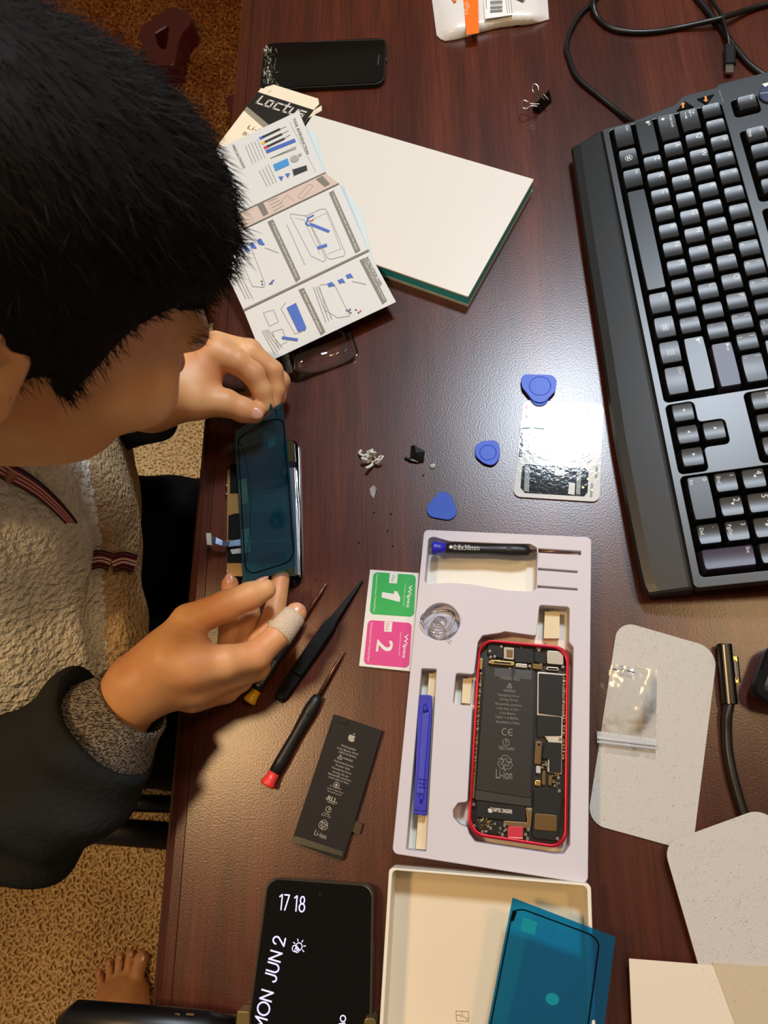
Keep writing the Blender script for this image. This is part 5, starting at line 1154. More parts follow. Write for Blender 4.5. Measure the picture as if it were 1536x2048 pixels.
glyph(g([one], .05)+g([[(0, 1), (.42, 1), (.12, 0)]], .48)+g([one], 1.38)+g([arc(.22, .74, .18, 0, 2*PI, 16, .24), arc(.22, .26, .24, 0, 2*PI, 16, .26)], 1.88), c0, ex*S_, ey*S_, wd)
pr.build('clock_digits', [SCRN], SCO); pr = Print(zp+.0004, .0001)
c0 = pr.P((530, 2060)); c1 = pr.P((571, 1877)); ex = (c1-c0)/np.linalg.norm(c1-c0); ey = np.cross([0, 0, 1.], ex); L_ = np.linalg.norm(c1-c0); H_ = .0082
M_ = [[(0, 0), (0, 1), (.4, .35), (.8, 1), (.8, 0)]]; O_ = [arc(.5, .5, .5, 0, 2*PI, 20)]; N_ = [[(0, 0), (0, 1), (.7, 0), (.7, 1)]]; J_ = [[(.5, 1), (.5, .25)]+arc(.25, .25, .25, 0, -PI, 8)]; U2 = [[(0, 1), (0, .3)]+arc(.33, .33, .33, PI, 2*PI, 10)+[(.66, 1)]]; T2 = [arc(.32, .70, .30, PI, -.5, 9)+[(.02, 0), (.66, 0)]]
x = 0; adv = []
for gl, w_ in ((M_, 1.05), (O_, 1.2), (N_, 1.55), (J_, .75), (U2, .92), (N_, 1.3), (T2, .66)): adv.append((gl, x)); x += w_
k = L_/x/H_
for gl, x in adv: glyph([[(a*k+x*k, b) for a, b in s] for s in gl], c0, ex*H_, ey*H_, .0010)
pr.build('date_text', [SCRN], SCO); pr = Print(zp+.0004, .0001)
c = pr.P((597, 1893)); q = lambda du, dv: pr.P((595+du, 1895+dv))
pr.ring((598, 1893), .0022, .0006, 0, 20); pr.ring((590, 1897), .0019, .0006, 0, 20); pr.ring((594, 1900), .0015, .0005, 0, 16)
for a in (-2.6, -1.8, -.95, -.1, .7): cc_ = pr.P((598, 1893)); a_ = a+PI*.5+PI*.5; pr.line([cc_+np.array([math.cos(-a), math.sin(-a), 0])*.0032, cc_+np.array([math.cos(-a), math.sin(-a), 0])*.0046], .0006)
pr.build('weather_icon', [SCRN], SCO); pr = Print(zp+.0004, .0001); pr.ring((686, 2037), .0017, .0007); pr.line([(678, 2048), (690, 2046)], .0007)
pr.build('temperature_text', [SCRN], SCO)
mb = MB(); mb.tube([at(640, 1788, zp+.0004), at(640, 1788, zp+.0006)], .0008, 12); mb.build('front_camera', mat('lens', '20242a', .1), t)
mb = MB(); mb.box(at(746, 1905, .0085), (.0018, .014, .0035), -.03); mb.box(at(744, 1975, .0085), (.0018, .02, .0035), -.03); mb.build('side_button', MATS['case_olive'], t)
t = thing('phone_clamp', 'black phone clamp with brass coloured jaws at the bottom edge of the desk', 'clamp', at(300, 2050, 0)*[1, 1, 0])
BRA = mat('clamp_brass', '7d6a44', .35, .7)
def slab(P, z0, z1, M, name, r=.001): return plate(name, [fillet(pxy(P, z1), r)], z0, z1, M, t, .0005)
slab([(474, 2022), (499, 2023), (498, 2150), (462, 2150)], .002, .017, BRA, 'jaw'); slab([(728, 2036), (752, 2036), (756, 2150), (724, 2150)], .002, .017, BRA, 'jaw', .003)
slab([(428, 2036), (466, 2036), (466, 2150), (425, 2150)], .002, .012, BRA, 'slider')
P = [at(150, 2040, .03), at(300, 2052, .03), at(410, 2056, .022), at(462, 2060, .012)]; mb = MB(); mb.tube([at(118, 2046, .03)]+P, [.004, .0115, .0115, .010, .008], 16); mb.build('arm_grip', mat('clamp_black', '060607', .4), t, True)
for v in (0, 1): mb = MB(); mb.tube([at(345+v*28, 2028, .0315), at(360+v*28, 2029, .0315)], .0008, 6); mb.build('brass_pin', BRA, t)

# ================================================================== the seated person
SKIN = mat('skin', 'd39a70', .5, sss=.12, bump=(500, .12, .0006))
def skinmat():
    M = SKIN; nt = M.node_tree; b = nt.nodes['Principled BSDF']; tc = nt.nodes.new('ShaderNodeTexCoord'); nz = nt.nodes.new('ShaderNodeTexNoise'); nz.inputs['Scale'].default_value = 28; nz.inputs['Detail'].default_value = 3
    nt.links.new(tc.outputs['Object'], nz.inputs['Vector']); r = nt.nodes.new('ShaderNodeValToRGB'); e = r.color_ramp.elements; e[0].position = .35; e[1].position = .65
    e[0].color = (*srgb('d2905f'), 1); e[1].color = (*srgb('e0aa76'), 1); nt.links.new(nz.outputs[0], r.inputs[0]); nt.links.new(r.outputs[0], b.inputs['Base Color'])
skinmat()
mm = .001
def J(u, v, z): return at(u, v, z*mm)
def chain(pts, k0, k=.002):
    """pts: (point, radius) -> tapered chain"""
    out = []
    for i, ((a, ra), (b, rb)) in enumerate(zip(pts, pts[1:])): out.append((cone(a, b, ra*mm, rb*mm), k0 if i == 0 else k))
    return out
# head frame
HC = np.array([-.232, .232, .293]); pit, yaw, rol = math.radians(49), math.radians(16.5), math.radians(18.4); HS = 1.0
hf = np.array([math.cos(pit)*math.cos(yaw), math.cos(pit)*math.sin(yaw), -math.sin(pit)]); hr_ = np.array([math.sin(yaw), -math.cos(yaw), 0]); hu = np.cross(hr_, hf)
hr_, hu = math.cos(rol)*hr_+math.sin(rol)*hu, -math.sin(rol)*hr_+math.cos(rol)*hu
HAX = np.stack([hf, hr_, hu])
def H_(f, r, u): return HC+(hf*f+hr_*r+hu*u)*mm*HS          # mm: forward, right, up
def hell(f, r, u, a, b, c): return ell(H_(f, r, u), np.array([a, b, c])*mm*HS, HAX)
head = [(hell(-6, 0, 32, 98, 77, 88), 0), (hell(30, 0, -20, 60, 62, 75), .02), (hell(38, 0, -50, 42, 46, 36), .02), (cone(H_(56, -12, -70), H_(56, 12, -70), .018, .018), .015),
        (cone(H_(84, -38, 20), H_(84, 38, 20), .012, .012), .015), (cone(H_(88, 0, 8), H_(103, 0, -22), .006, .0095), .010), (cone(H_(94, -10, -24), H_(94, 10, -24), .007, .007), .006),
        (cone(H_(85, -17, -50), H_(85, 17, -50), .005, .005), .006), (cone(H_(83, -15, -57), H_(83, 15, -57), .005, .005), .003)]
for s in (-1, 1):
    head += [(hell(90, s*31, 0, 14, 16, 11), .012, 'sub'), (hell(76, s*31, 0, 13, 14, 12), .003), (hell(66, s*46, -20, 24, 18, 18), .02), (cone(H_(-4, s*76, 12), H_(-6, s*77, -22), .006, .005), .004)]
    ear = [cone(H_(12*math.cos(a)*.8-20, s*(81-3*math.cos(a)), -2+23*math.sin(a)), H_(12*math.cos(a+.6)*.8-20, s*(81-3*math.cos(a+.6)), -2+23*math.sin(a+.6)), .0038, .0038) for a in np.arange(.6, 5.6, .6)]
    head += [(e, .003) for e in ear]+[(hell(-19, s*78, -2, 9, 4, 19), .004)]
NB = np.array([-.385, .235, .19])
head += [(cone(H_(-18, 0, -40), NB, .056, .060), .03)]
# torso and limbs under the clothes
PEL = np.array([-.62, .17, -.18]); CH = np.array([-.45, .22, .05])
body = head+[(cone(NB, CH, .07, .12), .03), (cone(CH, PEL, .12, .13), .04)]
RS = np.array([-.46, .02, .07]); LS = np.array([-.43, .44, .05])
RE = at(-95, 1640, .0); LE = np.array([-.42, .42, -.06])
RW_ = J(280, 1372, 72); LW = J(300, 800, 60)
body += [(cone(CH, RS, .08, .055), .03), (cone(CH, LS, .08, .055), .03), (cone(RS, RE, .05, .042), .02), (cone(LS, LE, .05, .042), .02),
         (cone(RE, J(225, 1437, 62), .038, .0235), .006), (cone(J(225, 1437, 62), RW_, .0235, .0225), .006), (cone(LE, LW, .042, .026), .01)]
KL, KR = np.array([-.16, .25, -.19]), np.array([-.16, .06, -.19])
for K_, s in ((KL, 1), (KR, -1)):
    hip = PEL+np.array([.02, s*.08, 0]); ank = np.array([-.20, K_[1], -.66]); body += [(cone(hip, K_, .075, .055), .03), (cone(K_, ank, .052, .036), .02), (cone(ank+[-.02, 0, -.03], ank+[.14, 0, -.045], .032, .026), .02)]
# right hand
rh = chain([(RW_, 22.5), (J(345, 1325, 78), 20), (J(385, 1330, 80), 15)], .008, .008)
rh += chain([(J(300, 1370, 66), 18), (J(395, 1362, 64), 14)], .010) + chain([(J(318, 1376, 56), 15), (J(390, 1375, 52), 13)], .010)+chain([(J(330, 1350, 60), 20), (J(400, 1350, 60), 16)], .010)
rh += chain([(J(325, 1325, 70), 19), (J(377, 1243, 68), 12.5), (J(452, 1212, 60), 11.2), (J(500, 1192, 54), 10.2), (J(530, 1179, 50), 8.2)], .012, .003)
rh += chain([(J(335, 1320, 72), 16), (J(392, 1300, 70), 10)], .012)
rh += chain([(J(388, 1333, 80), 14.5), (J(450, 1325, 73), 12), (J(512, 1312, 60), 10.6), (J(560, 1266, 52), 9.0), (J(592, 1226, 46), 8.0)], .008, .003)
rh += chain([(J(400, 1365, 60), 13), (J(512, 1335, 34), 10), (J(520, 1290, 28), 9.6), (J(548, 1232, 17), 8.8), (J(561, 1158, 13), 7.4)], .006, .003)
rh += chain([(J(395, 1380, 50), 13), (J(478, 1358, 30), 10), (J(484, 1300, 22), 9), (J(498, 1230, 15), 8.4), (J(504, 1143, 12.5), 7.0)], .005, .003)
rh += chain([(J(385, 1392, 46), 12), (J(452, 1380, 30), 9.5), (J(456, 1300, 24), 8.4), (J(459, 1220, 22), 7.8), (J(460, 1168, 22), 6.8)], .005, .003)
# left hand
lh = chain([(LW, 25), (J(365, 775, 66), 22), (J(425, 716, 72), 13)], .008, .008)+chain([(J(330, 750, 60), 22), (J(405, 725, 66), 15), (J(436, 702, 72), 12)], .01, .008)
lh += chain([(J(335, 790, 62), 22), (J(392, 800, 66), 15.5), (J(452, 806, 60), 11), (J(487, 820, 53), 9.9), (J(508, 826, 50), 8.6)], .012, .004)
lh += chain([(J(380, 775, 66), 16), (J(408, 760, 66), 13)], .01)
lh += chain([(J(434, 704, 73), 12), (J(475, 724, 70), 10.3), (J(506, 748, 62), 9.4), (J(524, 782, 52), 8.2), (J(533, 812, 44), 7.0)], .006, .003)
lh += chain([(J(430, 690, 64), 12), (J(500, 705, 56), 10), (J(545, 742, 44), 9), (J(551, 780, 36), 7.8), (J(547, 808, 32), 6.4)], .006, .0025)
lh += chain([(J(420, 690, 50), 12), (J(500, 700, 44), 9.5), (J(560, 762, 28), 8.6), (J(554, 795, 22), 7.4), (J(540, 812, 20), 6.4)], .006, .0025)
lh += chain([(J(410, 700, 40), 11), (J(480, 730, 32), 8.5), (J(520, 785, 22), 7.5), (J(500, 800, 20), 7.0), (J(486, 798, 22), 6.2)], .005, .0025)
body += rh+lh
person = thing('person', 'person seated at the desk in a cream fleece, head bowed, holding the blue film', 'person', (-.45, .22, -ZD))
V, Fq = nets(body, .0017)
BODY = make('body', V, Fq, SKIN, person, smooth=True)

# eyebrow, nails, bandage
def patch(c, ax, rad, M, name, flat=.25, n=12):
    """small ellipsoid cap; ax: 3 axes"""
    V = []; a0, a1, a2 = [x/np.linalg.norm(x) for x in ax]
    for j in range(n+1):
        for i in range(n*2):
            a, b = PI*i/n, PI*j/n; V.append(c+a0*rad[0]*math.cos(a)*math.sin(b)+a1*rad[1]*math.sin(a)*math.sin(b)+a2*rad[2]*math.cos(b))
    m_ = 2*n; return make(name, V, [(j*m_+i, (j+1)*m_+i, (j+1)*m_+(i+1) % m_, j*m_+(i+1) % m_) for j in range(n) for i in range(m_)], M, BODY, smooth=True)
NAIL = mat('nail', 'd8a088', .25)
def nail(c, d, up, l, w_): d = np.asarray(d)/np.linalg.norm(d); s_ = np.cross(up, d); s_ /= np.linalg.norm(s_); u2 = np.cross(d, s_); patch(c, (d, s_, u2), (l, w_, .0018), NAIL, 'fingernail')
a, b = J(487, 820, 53), J(508, 826, 50); vd = CO-b; vd /= np.linalg.norm(vd); nail(b+vd*.0072+(b-a)*.15, b-a, vd, .0062, .0050)
a, b = J(500, 1192, 54), J(530, 1179, 50); nail(b+np.array([-.003, .0062, .0035])+(b-a)*.05, b-a, np.array([-.35, .85, .5]), .0064, .0040)
a, b = J(459, 1220, 22), J(460, 1168, 22); nail(b+np.array([.001, .002, .0055]), b-a, np.array([0, .2, 1]), .0055, .0040)
a, b = J(560, 1266, 52), J(592, 1226, 46); nail(b+(b-a)*.12+np.array([0, 0, .0066]), b-a, np.array([0, 0, 1]), .0055, .0045)
mb = MB(); d = b-a; mb.lathe(a+d*-.12, b+d*.02, [(0, .0103), (.0003, .0106), (.008, .0100), (.016, .0094), (np.linalg.norm(d)*1.02, .0091), (np.linalg.norm(d)*1.03, .0086)], 28)
mb.build('finger_bandage', mat('bandage', 'dcc8b0', .6, bump=(1400, .8, .0008, 'voronoi')), person, True)
mb = MB(); c = J(545, 1250, 40); mb.tube([J(538, 1244, 44), J(548, 1249, 46), J(558, 1251, 48)], [.002, .003, .002], 8, flat=.3); mb.build('bandage_end', MATS['bandage'], person, True)

# hair
HAIR = mat('hair', '0e0a07', .7, spec=.15)
hair = [(hell(-8, 0, 38, 104, 84, 87), 0), (hell(38, 0, 56, 60, 62, 54), .03), (hell(-40, 0, -10, 72, 74, 78), .03)]
hair += [(hell(62, 0, -40, 95, 120, 70), .006, 'sub'), (hell(104, 0, 18, 46, 66, 46), .006, 'sub')]
for s in (-1, 1): hair += [(cone(H_(22, s*69, 28), H_(20, s*71, -6), .013, .006), .008), (hell(-20, s*92, -6, 23, 20, 27), .004, 'sub'), (hell(70, s*70, 10, 38, 30, 36), .006, 'sub')]
Vh, Fh = nets(hair, .004)
HOBJ = make('hair', Vh, Fh, HAIR, person, smooth=True)
def strands():
    P = Vh[Fh].mean(1); nrm = np.cross(Vh[Fh[:, 1]]-Vh[Fh[:, 0]], Vh[Fh[:, 2]]-Vh[Fh[:, 0]]); nrm /= np.linalg.norm(nrm, axis=1)[:, None]+1e-12
    loc = (P-HC)@HAX.T/mm
    ok = ((P-HC)@hf > -.09) | (rng.random(len(P)) < .3); cand = np.where(ok & (np.linalg.norm((loc-np.array([-6, 0, 32]))/np.array([98, 77, 88]), axis=1) > 1.0))[0]
    idx = rng.choice(cand, 15000); V = []; Fc = []; crown = H_(-60, 0, 110)
    for n_, i in enumerate(idx):
        p = P[i]-nrm[i]*.004+rng.normal(0, .0012, 3); nn_ = nrm[i]; fl_ = p-crown; fl_ = fl_-nn_*(fl_@nn_); fl_ /= np.linalg.norm(fl_)+1e-9
        fl_ = fl_*.8+hf*.35+rng.normal(0, .28, 3); L_ = rng.uniform(.012, .021)*(1 if loc[i][2] > 60 else .7); d = nn_*.42+fl_*.7; d /= np.linalg.norm(d)
        pts = [p]
        for k in range(3): pts.append(pts[-1]+d*L_/3); d = d+fl_*.25-nn_*.10+np.array([0, 0, -.05]); d /= np.linalg.norm(d)
        x = np.cross(d, nn_); x /= np.linalg.norm(x)+1e-9; y = np.cross(d, x); b = len(V); R_ = (.00034, .0003, .0002)
        for k in range(3):
            for q in (x*R_[k], -x*R_[k]*.5+y*R_[k]*.87, -x*R_[k]*.5-y*R_[k]*.87): V.append(pts[k]+q)
        V.append(pts[3])
        for k in range(2):
            for q in range(3): Fc.append((b+k*3+q, b+k*3+(q+1) % 3, b+k*3+3+(q+1) % 3, b+k*3+3+q))
        for q in range(3): Fc.append((b+6+q, b+6+(q+1) % 3, b+9))
    return V, Fc
Vs, Fs = strands(); o = make('hair_strands', Vs, Fs, HAIR, HOBJ); o['kind'] = 'stuff'
# eyebrows
def brow(s):
    V = []; Fc = []
    for k in range(260):
        t_ = rng.random(); p = H_(95-14*t_**2+rng.normal(0, 1.2), s*(14+38*t_), 22+5*math.sin(t_*PI)+rng.normal(0, 2.2)); d = hr_*s*.7+hf*.8+hu*rng.normal(.2, .3); d /= np.linalg.norm(d); x = np.cross(d, hu); x /= np.linalg.norm(x)
        b = len(V); V += [p-x*.0003, p+x*.0003, p+d*.009+hu*.0005]; Fc.append((b, b+1, b+2))
    return make('eyebrow', V, Fc, HAIR, person)
brow(1); brow(-1)

# clothing
FLE = mat('cream_fleece', 'dcd8ca', .95, spec=.1, bump=(210, 1.0, .007), var=(160, 'f0ebdd', (1, 1, 1), .35, .65))
NAVY = mat('dark_sweater', '2b2e30', .95, spec=.05, bump=(260, .6, .0015))
def knitmat(name, a, b, sc_):
    M = bpy.data.materials.new(name); M.use_nodes = True; nt = M.node_tree; p = nt.nodes['Principled BSDF']; tc = nt.nodes.new('ShaderNodeTexCoord'); mp = nt.nodes.new('ShaderNodeMapping')
    mp.inputs['Rotation'].default_value = (0, 0, .7); mp.inputs['Scale'].default_value = (.35, 1, 1); nt.links.new(tc.outputs['Object'], mp.inputs[0]); nz = nt.nodes.new('ShaderNodeTexNoise'); nz.inputs['Scale'].default_value = sc_; nz.inputs['Detail'].default_value = 1
    nt.links.new(mp.outputs[0], nz.inputs['Vector']); r = nt.nodes.new('ShaderNodeValToRGB'); e = r.color_ramp.elements; e[0].position = .42; e[1].position = .58; e[0].color = (*srgb(a), 1); e[1].color = (*srgb(b), 1)
    nt.links.new(nz.outputs[0], r.inputs[0]); nt.links.new(r.outputs[0], p.inputs['Base Color']); p.inputs['Roughness'].default_value = .95; bp = nt.nodes.new('ShaderNodeBump'); bp.inputs['Strength'].default_value = .9; bp.inputs['Distance'].default_value = .0015
    nt.links.new(nz.outputs[0], bp.inputs['Height']); nt.links.new(bp.outputs[0], p.inputs['Normal']); return M
KNIT = knitmat('grey_marl_knit', '35302c', '948a80', 1100); KNITD = knitmat('dark_knit', '14151a', '3c3c42', 900)
def wob(amp, fr, seed=0):
    r_ = np.random.default_rng(seed); K = r_.normal(0, fr, (7, 3)); ph = r_.uniform(0, 6, 7)
    def f(q, D): return D+amp*np.sin(q@K.T+ph).sum(1)/2.6
    return f
jacket = [(cone(J(150, 1240, -10), J(100, 1130, 5), .050, .055), 0), (cone(J(100, 1130, 5), J(50, 1000, 40), .052, .036), .03), (cone(J(30, 1300, 0), J(-40, 1130, 20), .080, .09), .03), (cone(J(-40, 1130, 20), J(10, 980, 80), .09, .06), .03),
          (cone(CH, PEL, .16, .17), .04), (cone(CH, NB+[-.02, 0, -.02], .15, .075), .04), (cone(RS, CH, .075, .13), .03), (cone(LS, CH, .075, .13), .03), (cone(J(200, 1180, -30), J(210, 1240, -30), .030, .032), .015),
          (cone(J(90, 1370, -10), J(180, 1300, -20), .05, .045), .02)]
def march(prims, u, v, back=0., tmax=1.3):
    d = CF*CAM_F+CR*(u-768)-CU*(v-1024); d /= np.linalg.norm(d); t_ = .1
    for _ in range(160):
        e = sdf(prims, (CO+d*t_)[None])[0]
        if e < .0004: return CO+d*(t_-back)
        t_ += e*.8
        if t_ > tmax: break
    return None
CRS = [march(jacket, u, v) for u, v in [(176, 925), (186, 980), (196, 1040), (203, 1100), (206, 1160), (210, 1220), (212, 1280), (214, 1330)]]
CRS = [c_ for c_ in CRS if c_ is not None]
jacket += [(cone(a_, b_, .0065, .0065), .016, 'sub') for a_, b_ in zip(CRS, CRS[1:])]
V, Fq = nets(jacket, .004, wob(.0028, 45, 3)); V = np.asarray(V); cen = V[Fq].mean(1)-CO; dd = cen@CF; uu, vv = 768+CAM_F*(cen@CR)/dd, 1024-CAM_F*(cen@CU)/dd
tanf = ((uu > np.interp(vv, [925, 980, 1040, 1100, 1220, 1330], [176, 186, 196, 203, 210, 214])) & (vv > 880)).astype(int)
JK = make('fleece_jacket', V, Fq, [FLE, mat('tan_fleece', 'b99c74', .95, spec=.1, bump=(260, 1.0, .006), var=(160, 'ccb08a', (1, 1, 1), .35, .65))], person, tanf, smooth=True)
def ribbon(pts, wpx, cols, name, lift=.006):
    """striped ribbon lying on the jacket"""
    P2 = [np.array(p, float) for p in spline([(*p, 0) for p in pts], 8)]; mb = MB(); ns = len(cols); rowsV = []
    for i, p in enumerate(P2):
        d = P2[min(i+1, len(P2)-1)]-P2[max(i-1, 0)]; d = d[:2]/np.linalg.norm(d[:2]); nrm = np.array([-d[1], d[0]]); w_ = wpx(i/(len(P2)-1)) if callable(wpx) else wpx; row = []
        for k in range(ns+1):
            q = p[:2]+nrm*w_*(k/ns-.5); h = march(jacket, q[0], q[1], lift); row.append(h)
        rowsV.append(row)
    good = [r for r in rowsV if all(x is not None for x in r)]
    for a_, b_ in zip(good, good[1:]):
        for k in range(ns): mb.add([a_[k], a_[k+1], b_[k+1], b_[k]], [(0, 1, 2, 3)], cols[k])
    mb.build(name, [mat('ribbon_navy', '1a1424', .7), mat('ribbon_burgundy', '7c2430', .7), mat('ribbon_pink', 'd8a8a0', .7), mat('ribbon_cream', 'e0cdb8', .7)], JK)
ribbon([(-10, 925), (20, 945), (60, 968), (95, 995), (130, 1030), (155, 1062), (168, 1092)], lambda t_: 44-30*t_, [0, 0, 1, 2, 1, 2, 1, 2, 1, 0], 'zip_ribbon')
ribbon([(180, 1122), (200, 1118), (222, 1124)], 36, [0, 1, 0, 1, 3, 1, 3, 1, 0, 1, 0], 'pocket_ribbon')
ribbon([(224, 1128), (246, 1121), (272, 1127)], 36, [0, 1, 0, 1, 3, 1, 3, 1, 0, 1, 0], 'pocket_ribbon')
h = march(jacket, 10, 948, .004)
if h is not None: mb = MB(); mb.box(h, (.016, .008, .003), -.6); mb.build('zip_pull', STEEL, JK)
sl = [(cone(RS, RE, .062, .058), 0), (cone(RE, J(130, 1545, 40), .058, .050), .02), (cone(J(130, 1545, 40), J(190, 1480, 55), .052, .050), .015), (cone(J(296, 1372, 68), J(420, 1248, 70), .060, .062), .006, 'sub'), (cone(J(60, 1640, 5), J(150, 1570, 20), .045, .040), .015), (cone(J(20, 1560, 40), J(60, 1500, 40), .03, .03), .02)]
V, Fq = nets(sl, .0035, wob(.0040, 55, 8)); SLV = make('sleeve', V, Fq, NAVY, person, smooth=True)
def cuff(pts, name, M, th=.0022):
    """hollow knitted cuff: rings (centre, radius)"""
    pts = [(np.asarray(p, float), r) for p, r in pts]; n = 64; V = []; Fc = []; d0 = pts[-1][0]-pts[0][0]; d0 /= np.linalg.norm(d0); x = np.cross(d0, [0, 0, 1.]); x /= np.linalg.norm(x); y = np.cross(d0, x); prof = [(p, r) for p, r in pts]+[(p, r-th) for p, r in pts[::-1]]; m_ = len(prof)
    for p, r in prof:
        for k in range(n): a = 2*PI*k/n; rr_ = r+.0005*math.cos(k*PI); V.append(p+x*rr_*math.cos(a)*1.02+y*rr_*math.sin(a)*.98)
    Fc = [(j*n+k, j*n+(k+1) % n, ((j+1) % m_)*n+(k+1) % n, ((j+1) % m_)*n+k) for j in range(m_) for k in range(n)]
    make(name, V, Fc, M, SLV, smooth=True)
cuff([(J(176, 1494, 53), .0460), (J(184, 1486, 54), .0475), (J(196, 1474, 56), .0445), (J(222, 1449, 60), .0375), (J(246, 1424, 64), .0315), (J(262, 1407, 66), .0298), (J(266, 1402, 66.5), .0292)], 'cuff', KNIT)
sl2 = [(cone(LS, LE, .062, .056), 0), (cone(LE, LW+(LE-LW)*.35, .056, .04), .02), (cone(J(170, 888, 0), J(318, 860, 25), .020, .0125), .01)]
V, Fq = nets(sl2, .004, wob(.0035, 55, 9)); SLV = make('sleeve', V, Fq, NAVY, person, smooth=True)
dl = (LW-LE)/np.linalg.norm(LW-LE); cuff([(LW-dl*.16, .04), (LW-dl*.10, .043), (LW-dl*.06, .037), (LW-dl*.035, .033), (LW-dl*.03, .033)], 'cuff', KNITD)
TRO = mat('black_trousers', '0b0b0c', .9, spec=.1)
tr_ = [(cone(PEL+[.02, .08, 0], KL, .095, .072), 0), (cone(PEL+[.02, -.08, 0], KR, .095, .072), .03), (cone(PEL, PEL+[.1, 0, -.01], .13, .12), .04), (cone(KL, [-.20, KL[1], -.64], .068, .052), .02), (cone(KR, [-.20, KR[1], -.64], .068, .052), .02)]
V, Fq = nets(tr_, .006, wob(.004, 35, 2)); make('trousers', V, Fq, TRO, person, smooth=True)
for K_ in (KL, KR):
    sh_ = [(cone([-.22, K_[1], -.690], [-.07, K_[1], -.695], .042, .036), 0), (cone([-.20, K_[1], -.66], [-.20, K_[1], -.62], .042, .045), .02)]
    V, Fq = nets(sh_, .005); make('shoe', V, Fq, mat('shoe_dark', '1c1a1a', .7), person, smooth=True)

# ------------------------------------------------------------------ chair
CHM = mat('chair_black', '08080a', .5); t = thing('office_chair', 'black chair under the seated person, with a rounded armrest and a floor bar', 'chair', (-.5, .15, -ZD))
plate('seat', [rr(.46, .40, .07, -.50, .19)], -.41, -.335, CHM, t, .02)
a = J(242, 962, -90); mb = MB()
P = [a+np.array([-.30, .04, 0]), a+np.array([-.2, .02, 0]), a+np.array([-.03, .0, 0]), a]; mb.tube(P+[a+np.array([.012, 0, -.002])], [.02, .024, .026, .025, .012], 20); mb.tube([a+np.array([-.15, .01, -.02]), a+np.array([-.15, -.02, -.3])], .012, 10); mb.build('armrest', CHM, t, True)
zb_ = -.40; mb = MB(); mb.tube([at(30, 1648, zb_), at(345, 1672, zb_)], .0165, 14); mb.build('cross_bar', CHM, t, True)
mb = MB(); mb.tube([at(200, 1650, zb_), at(207, 1612, zb_)], .0135, 12); mb.build('bar_post', CHM, t, True)
mb = MB(); mb.tube([at(100, 1600, zb_), at(400, 1610, zb_)], .011, 14); mb.build('cross_bar', CHM, t, True)
for x, y in ((-.70, -.05), (-.70, .36), (-.30, -.05), (-.30, .36)): mb = MB(); mb.tube([(x, y, -ZD+.006), (x, y, -.40)], .012, 10); mb.build('leg', CHM, t, True)

# ------------------------------------------------------------------ second person's bare foot
zf = -ZD+.001; t = thing('person', 'bare foot of a second person on the beige carpet at the bottom edge', 'person', at(240, 2000, zf)*[1, 1, 0]+np.array([0, 0, -ZD]))
def G_(u, v, h): return at(u, v, -ZD+h*mm)
ft_ = [(cone(G_(245, 2010, 30), G_(235, 2100, 44), .034, .036), 0), (cone(G_(268, 1985, 24), G_(268, 2060, 36), .022, .026), .015), (cone(G_(212, 2000, 18), G_(215, 2080, 26), .018, .022), .015), (cone(G_(238, 1985, 20), G_(240, 2040, 34), .024, .030), .015),
       (cone(G_(235, 2110, 44), G_(230, 2230, 40), .034, .030), .02), (cone(G_(238, 2130, 60), G_(245, 2300, 200), .036, .040), .03), (cone(G_(245, 2300, 200), G_(262, 2500, 420), .042, .055), .03)]
for (u0, v0), (u1, v1), (u2, v2), r, h in [((270, 1985), (275, 1950), (282, 1918), 11.5, 15), ((252, 1985), (254, 1950), (261, 1908), 7.6, 12), ((236, 1985), (236, 1950), (240, 1914), 7.2, 11), ((222, 1990), (219, 1960), (219, 1925), 6.8, 10), ((208, 2000), (203, 1975), (199, 1946), 6.6, 9)]:
    ft_ += [(cone(G_(u0, v0, 22), G_(u1, v1, h+9), r*.95*mm, r*.9*mm), .006), (cone(G_(u1, v1, h+9), G_(u2, v2, h), r*.86*mm, r*mm), .002)]
V, Fq = nets(ft_, .0026); BODY = make('body', V, Fq, SKIN, t, smooth=True)
for (u, v), r, h in (((284, 1914), .0062, 22), ((262, 1906), .0042, 17), ((240, 1913), .0040, 16), ((218, 1925), .0036, 15), ((198, 1945), .0034, 14)):
    patch(G_(u-1, v+3, h+4.5), (np.array([0, 1., -.2]), np.array([1., 0, 0]), np.array([0, .2, 1.])), (r*1.1, r, .0015), NAIL, 'toenail')

# ------------------------------------------------------------------ phone display being worked on, and the film over it
t = thing('phone_display', 'phone display face down on the desk edge beneath the blue film, ribbon cable sticking out', 'phone display', at(525, 1020, 0))
zd = .0055; P = pxy([(452, 878), (594, 872), (603, 1170), (452, 1166)], zd); P = [at(453, 880, zd)[:2], at(596, 876, zd)[:2], at(604, 1172, zd)[:2], at(450, 1168, zd)[:2]]
plate('display_glass', [fillet(P, .009)], .0005, .0030, GLS, t, .0004)
plate('back_plate', [fillet(pxy([(454, 938), (590, 930), (596, 1152), (453, 1152)], .0045), .002)], .0030, .0045, mat('plate_gold', 'b08e58', .35, .8), t, .0002)
plate('clear_top', [fillet(pxy([(456, 885), (588, 880), (592, 930), (455, 938)], .0036), .004)], .0030, .0036, mat('olive_plastic', '3c3622', .2), t)
DKP = mat('panel_black', '060606', .5, spec=.15)
for P in ([(460, 929), (590, 922), (592, 984), (460, 987)], [(457, 1031), (470, 1027), (592, 1024), (594, 1078), (456, 1080)], [(454, 1086), (594, 1084), (595, 1126), (454, 1126)]): plate('dark_panel', [pxy(P, .0047)], .0045, .0048, DKP, t)
plate('frame_rail', [pxy([(578, 935), (590, 935), (598, 1150), (588, 1150)], .0062)], .0045, .0062, mat('rail_grey', '80808c', .3, .8), t, .0004)
mb = MB(); random.seed(2)
